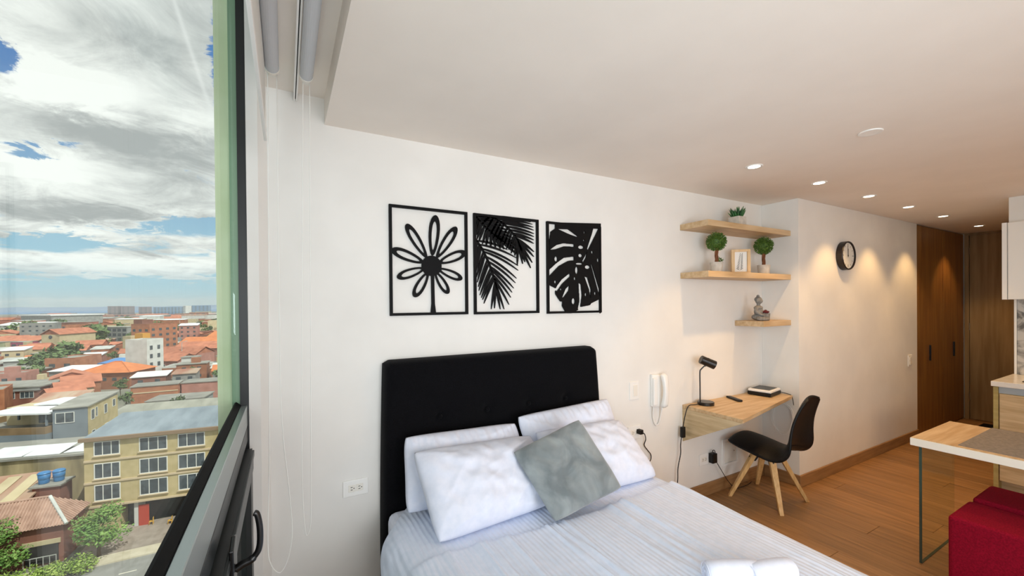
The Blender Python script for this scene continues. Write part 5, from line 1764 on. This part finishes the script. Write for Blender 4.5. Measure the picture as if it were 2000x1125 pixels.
h.flat(M_CONCR)
h = House('brick_wall_house', 'low building with a bare orange brick wall in mid view', (-39.9, 158.6), (-29.0, 158.6), 7, -22.0, M_BRICK)
h.flat(M_CONCR, 0.2, 0.25); h.bx(0, h.w, -0.12, 0, -23.9, -23.6, 'brick_band', M_BAND)
h = House('brick_wall_house', 'low patchy brick building right of the bare orange brick wall', (-28.6, 161.0), (-17.5, 159.6), 7, -22.3, M_PINKW)
h.flat(M_CONCR, 0.2, 0.25)
h = House('grey_wall_house', 'low dark grey walled building below the bare brick wall', (-31.5, 137.0), (-19.5, 135.2), 8, -22.8, M_GREYW)
h.flat(M_CONCR, 0.3, 0.25)
h = House('warehouse', 'broad low warehouse roof of grey sheets behind the tan apartment block', (-35.0, 112.0), (-8.0, 108.6), 17, -22.6, M_GREYW)
h.shed(mat('weathered_grey_sheet', '#a5a497', '#8c8c80', 0.5, (1, .2, 1), rough=0.85, detail=6), 0.9)
h = House('roof_house', 'grey sheet-clad roof house standing above the warehouse roof', (-25.6, 104.6), (-17.6, 103.4), 6, -20.2, mat('grey_cladding', '#8c8a80', '#7b796f', 0.8, (1, 1, 4), rough=0.8))
h.flat(M_CONCR, 0.3, 0.2)
h = House('blue_awning_house', 'small house with a bright blue tarpaulin roof left of the white tower', (-70.5, 240.0), (-58.0, 234.0), 9, -22.6, M_WHITEW)
h.shed(M_BLUER, 1.2)
h = House('white_canopy_house', 'small house with a white sheet canopy beside the hip-roofed house', (-76.0, 213.0), (-66.0, 209.0), 9, -21.8, M_GREYW)
h.shed(M_WHITER, 0.9)
h = House('arena', 'large grey hall with an arched pale roof near the horizon at left', (-352.0, 905.0), (-300.0, 850.0), 60, -10.0, M_GREYW)
h.flat(M_WHITER, 1.5, 1.6)
h = House('market_hall', 'white-roofed market hall at the left edge near the horizon', (-275.0, 660.0), (-232.0, 640.0), 30, -17.0, M_WHITEW)
h.gable(M_WHITER, 3.0, 1.0)
HERO = [o for o in bpy.data.objects if o.get('category') and o.location.z < -15]
HB = []
for o in HERO:
    r_ = 9.0
    for c in o.children:
        if c.type == 'MESH' and c.name.startswith('walls'):
            xs = [v.co.x for v in c.data.vertices]; ys = [v.co.y for v in c.data.vertices]
            HB.append((o.location.x + min(xs), o.location.x + max(xs), o.location.y + min(ys), o.location.y + max(ys)))

# --- skyline blocks
for x0, x1, y, zt, m_, lb in ((-478, -455, 1700, 4.5, M_FARB, 'dull brown tower pair on the skyline, left one'), (-448, -424, 1700, 4.0, M_FARB, 'dull brown tower pair on the skyline, right one'),
                              (-420, -395, 1760, 1.5, M_FARB, 'lower brown block beside the skyline tower pair'), (-392, -300, 1800, 0.5, M_FARG, 'long blue-grey slab on the skyline'),
                              (-284, -278, 1640, 4.0, M_WHITEW, 'thin white tower rising over the skyline'), (-274, -222, 1680, 4.5, M_FARG, 'blue glass office block on the skyline'),
                              (-140, -98, 1720, -1.0, M_CREAMW, 'pale apartment slabs on the skyline at the right')):
    h = House('skyline_block', lb, (x0, y), (x1, y - 3), 26, zt, m_)
    h.flat(m_, 0.0, 1.0)
    h.window_block(max(2, int((x1 - x0) / 9)), 6, -22, zt, 4.0, 2.4)

# --- trees
def crown(mb, c, r, n, size, rg_, sq=0.85):
    for _ in range(n):
        d = Vector((rg_.gauss(0, 1), rg_.gauss(0, 1), rg_.gauss(0, 1))).normalized()
        k = 0.55 + 0.5 * rg_.random()
        p = Vector(c) + Vector((d.x * r, d.y * r, d.z * r * sq)) * k
        t1_ = Vector((rg_.gauss(0, 1), rg_.gauss(0, 1), rg_.gauss(0, 1) * .6)).normalized()
        t2_ = t1_.cross(d + Vector((0, 0, .4))).normalized()
        s = size * rg_.uniform(.6, 1.4)
        mb.add([p - t1_ * s, p + t2_ * s * .5, p + t1_ * s, p - t2_ * s * .5], [(0, 1, 2, 3)])


def tree(x, y, h, r, label, seed, m_, group, n=900, leaf=0.22, blobs=9, zb=None):
    rg_ = random.Random(seed)
    zb = G if zb is None else zb
    t = thing('street_tree', label, 'tree', (x, y, zb), group)
    top = Vector((x + rg_.uniform(-.3, .3), y, zb + h - r))
    tr = MB().tube(smooth_path([(x, y, zb), (x + rg_.uniform(-.15, .15), y, zb + h * .3), tuple(top)], 5), [0.16 * r / 2.2] * 3 + [0.11 * r / 2.2] * 8, 8)
    cs = []
    for k in range(blobs):
        a = k * 2.4
        q = r * (0.25 + 0.45 * (k / blobs))
        c = Vector((x + math.cos(a) * q, y + math.sin(a) * q, zb + h - r * (0.55 + 0.9 * ((k * 0.37) % 1.0))))
        cs.append(c)
        tr.tube([Vector((x, y, zb + h * .32)).lerp(top, .3), c], [0.06 * r / 2.2, 0.02], 5)
    tr.build('trunk', M_TRUNK, t, smooth=True)
    fo = MB()
    for c in cs:
        crown(fo, c, r * rg_.uniform(.38, .55), n // blobs, leaf, rg_)
    stuff(fo.build('foliage', m_, t))
    HB.append((x - r * .8, x + r * .8, y - r * .8, y + r * .8))


tree(-19.3, 64.9, 6.2, 2.75, 'slim green street tree before the tan apartment block', 3, M_TREE, 'street trees', 2600, 0.17, 12, G + .2)
tree(-28.2, 64.9, 6.6, 3.4, 'dense green street tree at the lower left edge', 5, M_TREE, 'street trees', 3400, 0.18, 14, G + .2)
rg_ = random.Random(6)
hg = thing('hedge', 'yellowish green hedge bushes along the road verge at the lower left', 'hedge', (-21.5, 61.8, G))
hb_ = MB()
for k in range(13):
    x = -27.6 + k * 0.68 + rg_.uniform(-.2, .2)
    crown(hb_, (x, 61.9 + rg_.uniform(-.7, .7), G + 0.75 + rg_.uniform(0, .5)), rg_.uniform(.8, 1.2), 330, 0.13, rg_, .8)
stuff(hb_.build('foliage', M_TREEY, hg))
hs = MB()
for k in range(9):
    x = -27.4 + k * 1.0
    hs.tube([(x, 61.9, G), (x + .1, 61.9, G + .9)], 0.05, 5)
hs.build('stems', M_TRUNK, hg)
TREEW = [(8, 'bushy far tree in the belt left of the orange apartment house'), (9, 'dark bushy tree close to the right side of the cream chapel, leftmost of its clump'),
         (12, 'dark bushy tree in the clump right of the cream chapel'), (14, 'bushy tree between the school wing and the chapel'), (16, 'green bush at the foot of the crimson building'),
         (21, 'pale green far tree in the belt right of the orange apartment house'), (23, 'green tree just behind the orange apartment house'), (26, 'tree in front of the arched grey hall'),
         (28, 'far green tree beside the window fin at the right end of the view'), (31, 'green shrub growing by the bare orange brick wall')]
SPOTS = [(165, 634, 420, 8), (178, 631, 440, 9), (190, 629, 450, 10), (205, 630, 450, 10), (218, 634, 400, 9), (232, 632, 480, 8), (248, 628, 520, 9), (262, 627, 520, 9),
         (108, 692, 250, 6), (122, 688, 262, 7), (134, 680, 280, 8), (146, 676, 290, 7), (74, 690, 262, 6), (86, 694, 255, 5), (30, 700, 235, 4), (64, 700, 235, 4),
         (322, 640, 480, 8), (335, 638, 500, 9), (350, 637, 520, 9), (366, 636, 520, 9), (382, 634, 520, 8), (312, 648, 420, 7), (298, 650, 400, 6),
         (28, 622, 620, 9), (44, 620, 650, 9), (60, 618, 700, 9), (410, 634, 480, 9), (424, 636, 460, 8), (300, 785, 118, 2), (316, 781, 124, 2.2), (332, 779, 126, 2)]
for k, (px_, py_, dist, r) in enumerate(SPOTS):
    a = math.radians(-22.45 + 12.0 * px_ / 430.0)     # bearing seen from the room's window
    x, y_ = math.sin(a) * dist, math.cos(a) * dist
    near = dist < 300
    lb_ = next(q for n_, q in TREEW if k < n_)
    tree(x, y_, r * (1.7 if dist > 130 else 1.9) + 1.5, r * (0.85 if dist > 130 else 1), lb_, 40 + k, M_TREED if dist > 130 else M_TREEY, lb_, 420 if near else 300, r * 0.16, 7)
rgt = random.Random(77)
for k in range(46):
    yt = 125 * (1.055 ** k) if k < 40 else rgt.uniform(120, 260)
    if yt > 900:
        break
    xt = -yt * rgt.uniform(0.11, 0.42)
    if any(xt > b[0] - 3 and xt < b[1] + 3 and yt > b[2] - 3 and yt < b[3] + 3 for b in HB):
        continue
    r = max(2.0, yt * 0.011) * rgt.uniform(.7, 1.2)
    bd = 'nearer rows' if yt < 200 else 'middle rows' if yt < 380 else 'far rows'
    sd2 = 'left' if xt / yt < -0.30 else 'midway' if xt / yt < -0.19 else 'right'
    lb_ = 'small rounded green tree rising between house roofs, %s, %s in the window' % (bd, sd2)
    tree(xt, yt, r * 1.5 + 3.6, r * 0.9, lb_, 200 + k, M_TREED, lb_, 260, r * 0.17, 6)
# --- ordinary houses filling the district, nearest first
rg = random.Random(11)
WALLS = [M_BRICK, M_CREAMW, M_WHITEW, M_GREYW, M_BRICKR, M_PINKW, M_BRICK, M_CREAMW]
ROOFW = {'concrete': 'a flat grey concrete roof', 'zinc': 'a sloping pale metal roof', 'tile': 'an orange tiled gable roof', 'rust': 'a sloping rusty sheet roof'}
WALLW = {'orange_brick': 'orange brick', 'cream_wall': 'cream-walled', 'white_wall': 'white-walled', 'grey_wall': 'grey-walled', 'red_brick': 'dark red brick', 'dusty_pink_wall': 'dusty pink'}


def house_words(wall, kind, x, y):
    band = 'nearest rows' if y < 150 else 'middle rows' if y < 260 else 'farther rows' if y < 450 else 'farthest rows'
    side = 'left' if x / y < -0.30 else 'midway' if x / y < -0.19 else 'right'
    return '%s house with %s, %s, %s in the window' % (WALLW[wall], ROOFW[kind], band, side), '%s houses, %s, %s, %s' % (WALLW[wall], kind, band, side)


count = 0
FAR = {}
y = 92.0
while y < 1650:
    w0 = max(8.0, y * 0.031)
    x = -0.445 * y - rg.uniform(0, w0)
    while x < -0.085 * y:
        w = w0 * rg.uniform(0.7, 1.35); d = max(9.0, y * 0.036) * rg.uniform(0.7, 0.98)
        yy = y + rg.uniform(0, 3)
        gap = rg.uniform(1.0, 1.8)
        x0, x1 = x, x + w
        x = x1 + gap
        if any(x0 < b[1] + 1 and x1 > b[0] - 1 and yy < b[3] + 1 and yy + d > b[2] - 1 for b in HB):
            continue
        if rg.random() < 0.10:
            continue
        if yy < 112 and x1 > -24:
            continue
        kind = rg.choices(['concrete', 'zinc', 'tile', 'rust'], [0.46, 0.27, 0.15, 0.12])[0]
        if x0 / yy > -0.30 and 190 < yy < 420 and rg.random() < 0.3:
            kind = 'tile'
        zt = G + rg.choice((3.4, 4.2, 5.8, 6.4)) + (rg.uniform(0, 2) if yy > 180 else -0.4)
        if yy > 330 and rg.random() < 0.16:
            zt += rg.uniform(3, 9)
        wall = rg.choice(WALLS)
        if count < 285:
            count += 1
            sk = 0.0
            lb_, gr_ = house_words(wall.name, kind, (x0 + x1) / 2, yy)
            h = House('district_house', lb_, (x0, yy), (x1, yy + sk * w), d, zt, wall, group=gr_)
            if kind == 'tile':
                h.gable(M_TILE if rg.random() < .75 else M_TILEB, 1.2 + 0.09 * w, 0.4, along=rg.random() < .65)
            elif kind == 'concrete':
                if rg.random() < 0.55:
                    h.parapet(wall, 0.6)
                else:
                    h.flat(M_CONCR)
                if yy < 420:
                    a = rg.uniform(0.1, 0.5) * w
                    h.bx(a, a + w * 0.3, d * .3, d * .6, zt + .08, zt + 2.3, 'roof_room', wall)
            elif kind == 'zinc':
                h.shed(M_ZINC if rg.random() < .6 else M_WHITER, rg.uniform(0.3, 1.3))
            else:
                h.shed(M_RUST, rg.uniform(0.3, 1.3))
            if yy < 480:
                h.window_block(max(2, int(w / 3.2)), max(1, int((zt - G) / 3)), G + .4, zt - .1, 1.3, 1.1)
        else:
            key = (wall.name, kind)
            FAR.setdefault(wall.name, MB()).box(x0, x1, yy, yy + d, G, zt)
            rm_ = {'concrete': 'grey_concrete_roof', 'zinc': 'white_sheet_roof' if rg.random() < .4 else 'pale_zinc_roof', 'tile': 'orange_tile_roof', 'rust': 'rusty_sheet_roof'}[kind]
            if kind == 'tile':
                c = (yy + d / 2)
                FAR.setdefault(rm_, MB()).prism([(x0 - .5, yy - .5, zt), (x0 - .5, yy + d + .5, zt), (x0 - .5, c, zt + 3.0)], (w + 1, 0, 0))
            else:
                FAR.setdefault(rm_, MB()).box(x0 - .4, x1 + .4, yy - .4, yy + d + .4, zt, zt + 0.5)
            nw = max(2, int(w / 9))
            for q in range(nw):
                a = x0 + w * (q + .5) / nw
                FAR.setdefault('dark_window_pane', MB()).box(a - w / nw * .3, a + w / nw * .3, yy - .2, yy, G + (zt - G) * .5, G + (zt - G) * .8)
    y += max(12.0, y * 0.041)
rgw = random.Random(33)      # the same plain going on to the left of the view
yw = 78.0
while yw < 1500:
    xw = -1.3 * yw - 20
    while xw < -0.50 * yw - 12 - 0.08 * yw:
        w = max(9.0, yw * 0.034) * rgw.uniform(.7, 1.3); d = max(10.0, yw * .04) * rgw.uniform(.7, .95)
        zt = G + rgw.choice((3.4, 4.2, 5.8, 6.6, 9.0))
        if rgw.random() > .12 and not any(xw < b[1] + 1 and xw + w > b[0] - 1 and yw < b[3] + 1 and yw + d > b[2] - 1 for b in HB):
            FAR.setdefault(rgw.choice(WALLS).name, MB()).box(xw, xw + w, yw, yw + d, G, zt)
            k_ = rgw.choice(('grey_concrete_roof', 'pale_zinc_roof', 'orange_tile_roof', 'rusty_sheet_roof', 'grey_concrete_roof'))
            if k_ == 'orange_tile_roof':
                FAR.setdefault(k_, MB()).prism([(xw - .4, yw - .4, zt), (xw - .4, yw + d + .4, zt), (xw - .4, yw + d / 2, zt + 1 + .08 * d)], (w + .8, 0, 0))
            else:
                FAR.setdefault(k_, MB()).box(xw - .3, xw + w + .3, yw - .3, yw + d + .3, zt, zt + .35)
            for q in range(3):
                FAR.setdefault('dark_window_pane', MB()).box(xw + w * (q + .3) / 3, xw + w * (q + .7) / 3, yw - .08, yw, zt - 2.4, zt - 1.1)
        xw += w + rgw.uniform(.8, 1.8)
    yw += max(13.0, yw * .046)
far = thing('far_district', 'mass of tiny houses filling the plain towards the hills', 'houses', (-300, 1000, G))
far['kind'] = 'stuff'
for k, mb in FAR.items():
    stuff(mb.build('far_houses', MATS[k], far))


# lamp posts along the far avenue
for x, y_, hh, lb_ in ((-60, 318, 14, 'behind the broad red-tiled roofs'), (-44, 250, 12, 'before the broad red-tiled roofs, the nearest of them'), (-150, 620, 16, 'far off at the skyline, left of two'), (-100, 560, 16, 'far off at the skyline, right of two')):
    t = thing('street_light', 'tall pale lamp post ' + lb_, 'street light', (x, y_, G), 'lamp posts over the roofs')
    MB().tube([(x, y_, G), (x, y_, G + hh)], [0.22, 0.12], 8).build('pole', M_ZINC, t)
    MB().tube([(x, y_, G + hh), (x + 1.5, y_, G + hh + .4)], 0.1, 6).build('arm', M_ZINC, t)
    MB().box(x + 1.2, x + 2.2, y_ - .2, y_ + .2, G + hh + .35, G + hh + .55).build('lamp_head', M_ZINC, t)


# --- hills closing the plain
def hill(u, v):
    x = -2400 + 3200 * u
    p = 0.5 + 0.5 * math.sin(x * 0.0031 + 1.2) * 0.8 + 0.35 * noise.noise(Vector((x * 0.004, 2.2, 0))) + 0.14 * noise.noise(Vector((x * 0.016, 5.1, 0)))
    hgt = 29 + 17 * p
    prof = math.sin(math.pi * min(1.0, v)) if v < 0.5 else 1.0 - (v - .5) * .6
    return Vector((x, 2900 + 450 * v, G + hgt * prof + 2 * noise.noise(Vector((x * .01, v * 4, 1)))))


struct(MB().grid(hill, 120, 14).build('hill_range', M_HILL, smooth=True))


# thin summer haze lying over the plain
hz = MB().box(-2500, 800, 560, 3380, -13.0, 55.0).build('haze', None)
hz['kind'] = 'stuff'
hz['label'] = 'thin pale haze over the distant roofs'
hz['category'] = 'haze'
hm = bpy.data.materials.new('thin_haze'); hm.use_nodes = True
hm.node_tree.nodes.clear()
vsn = hm.node_tree.nodes.new('ShaderNodeVolumeScatter')
vsn.inputs['Color'].default_value = (0.88, 0.94, 1.0, 1)
vsn.inputs['Density'].default_value = 0.00034
ho = hm.node_tree.nodes.new('ShaderNodeOutputMaterial')
hm.node_tree.links.new(vsn.outputs[0], ho.inputs['Volume'])
hz.data.materials.clear(); hz.data.materials.append(hm)
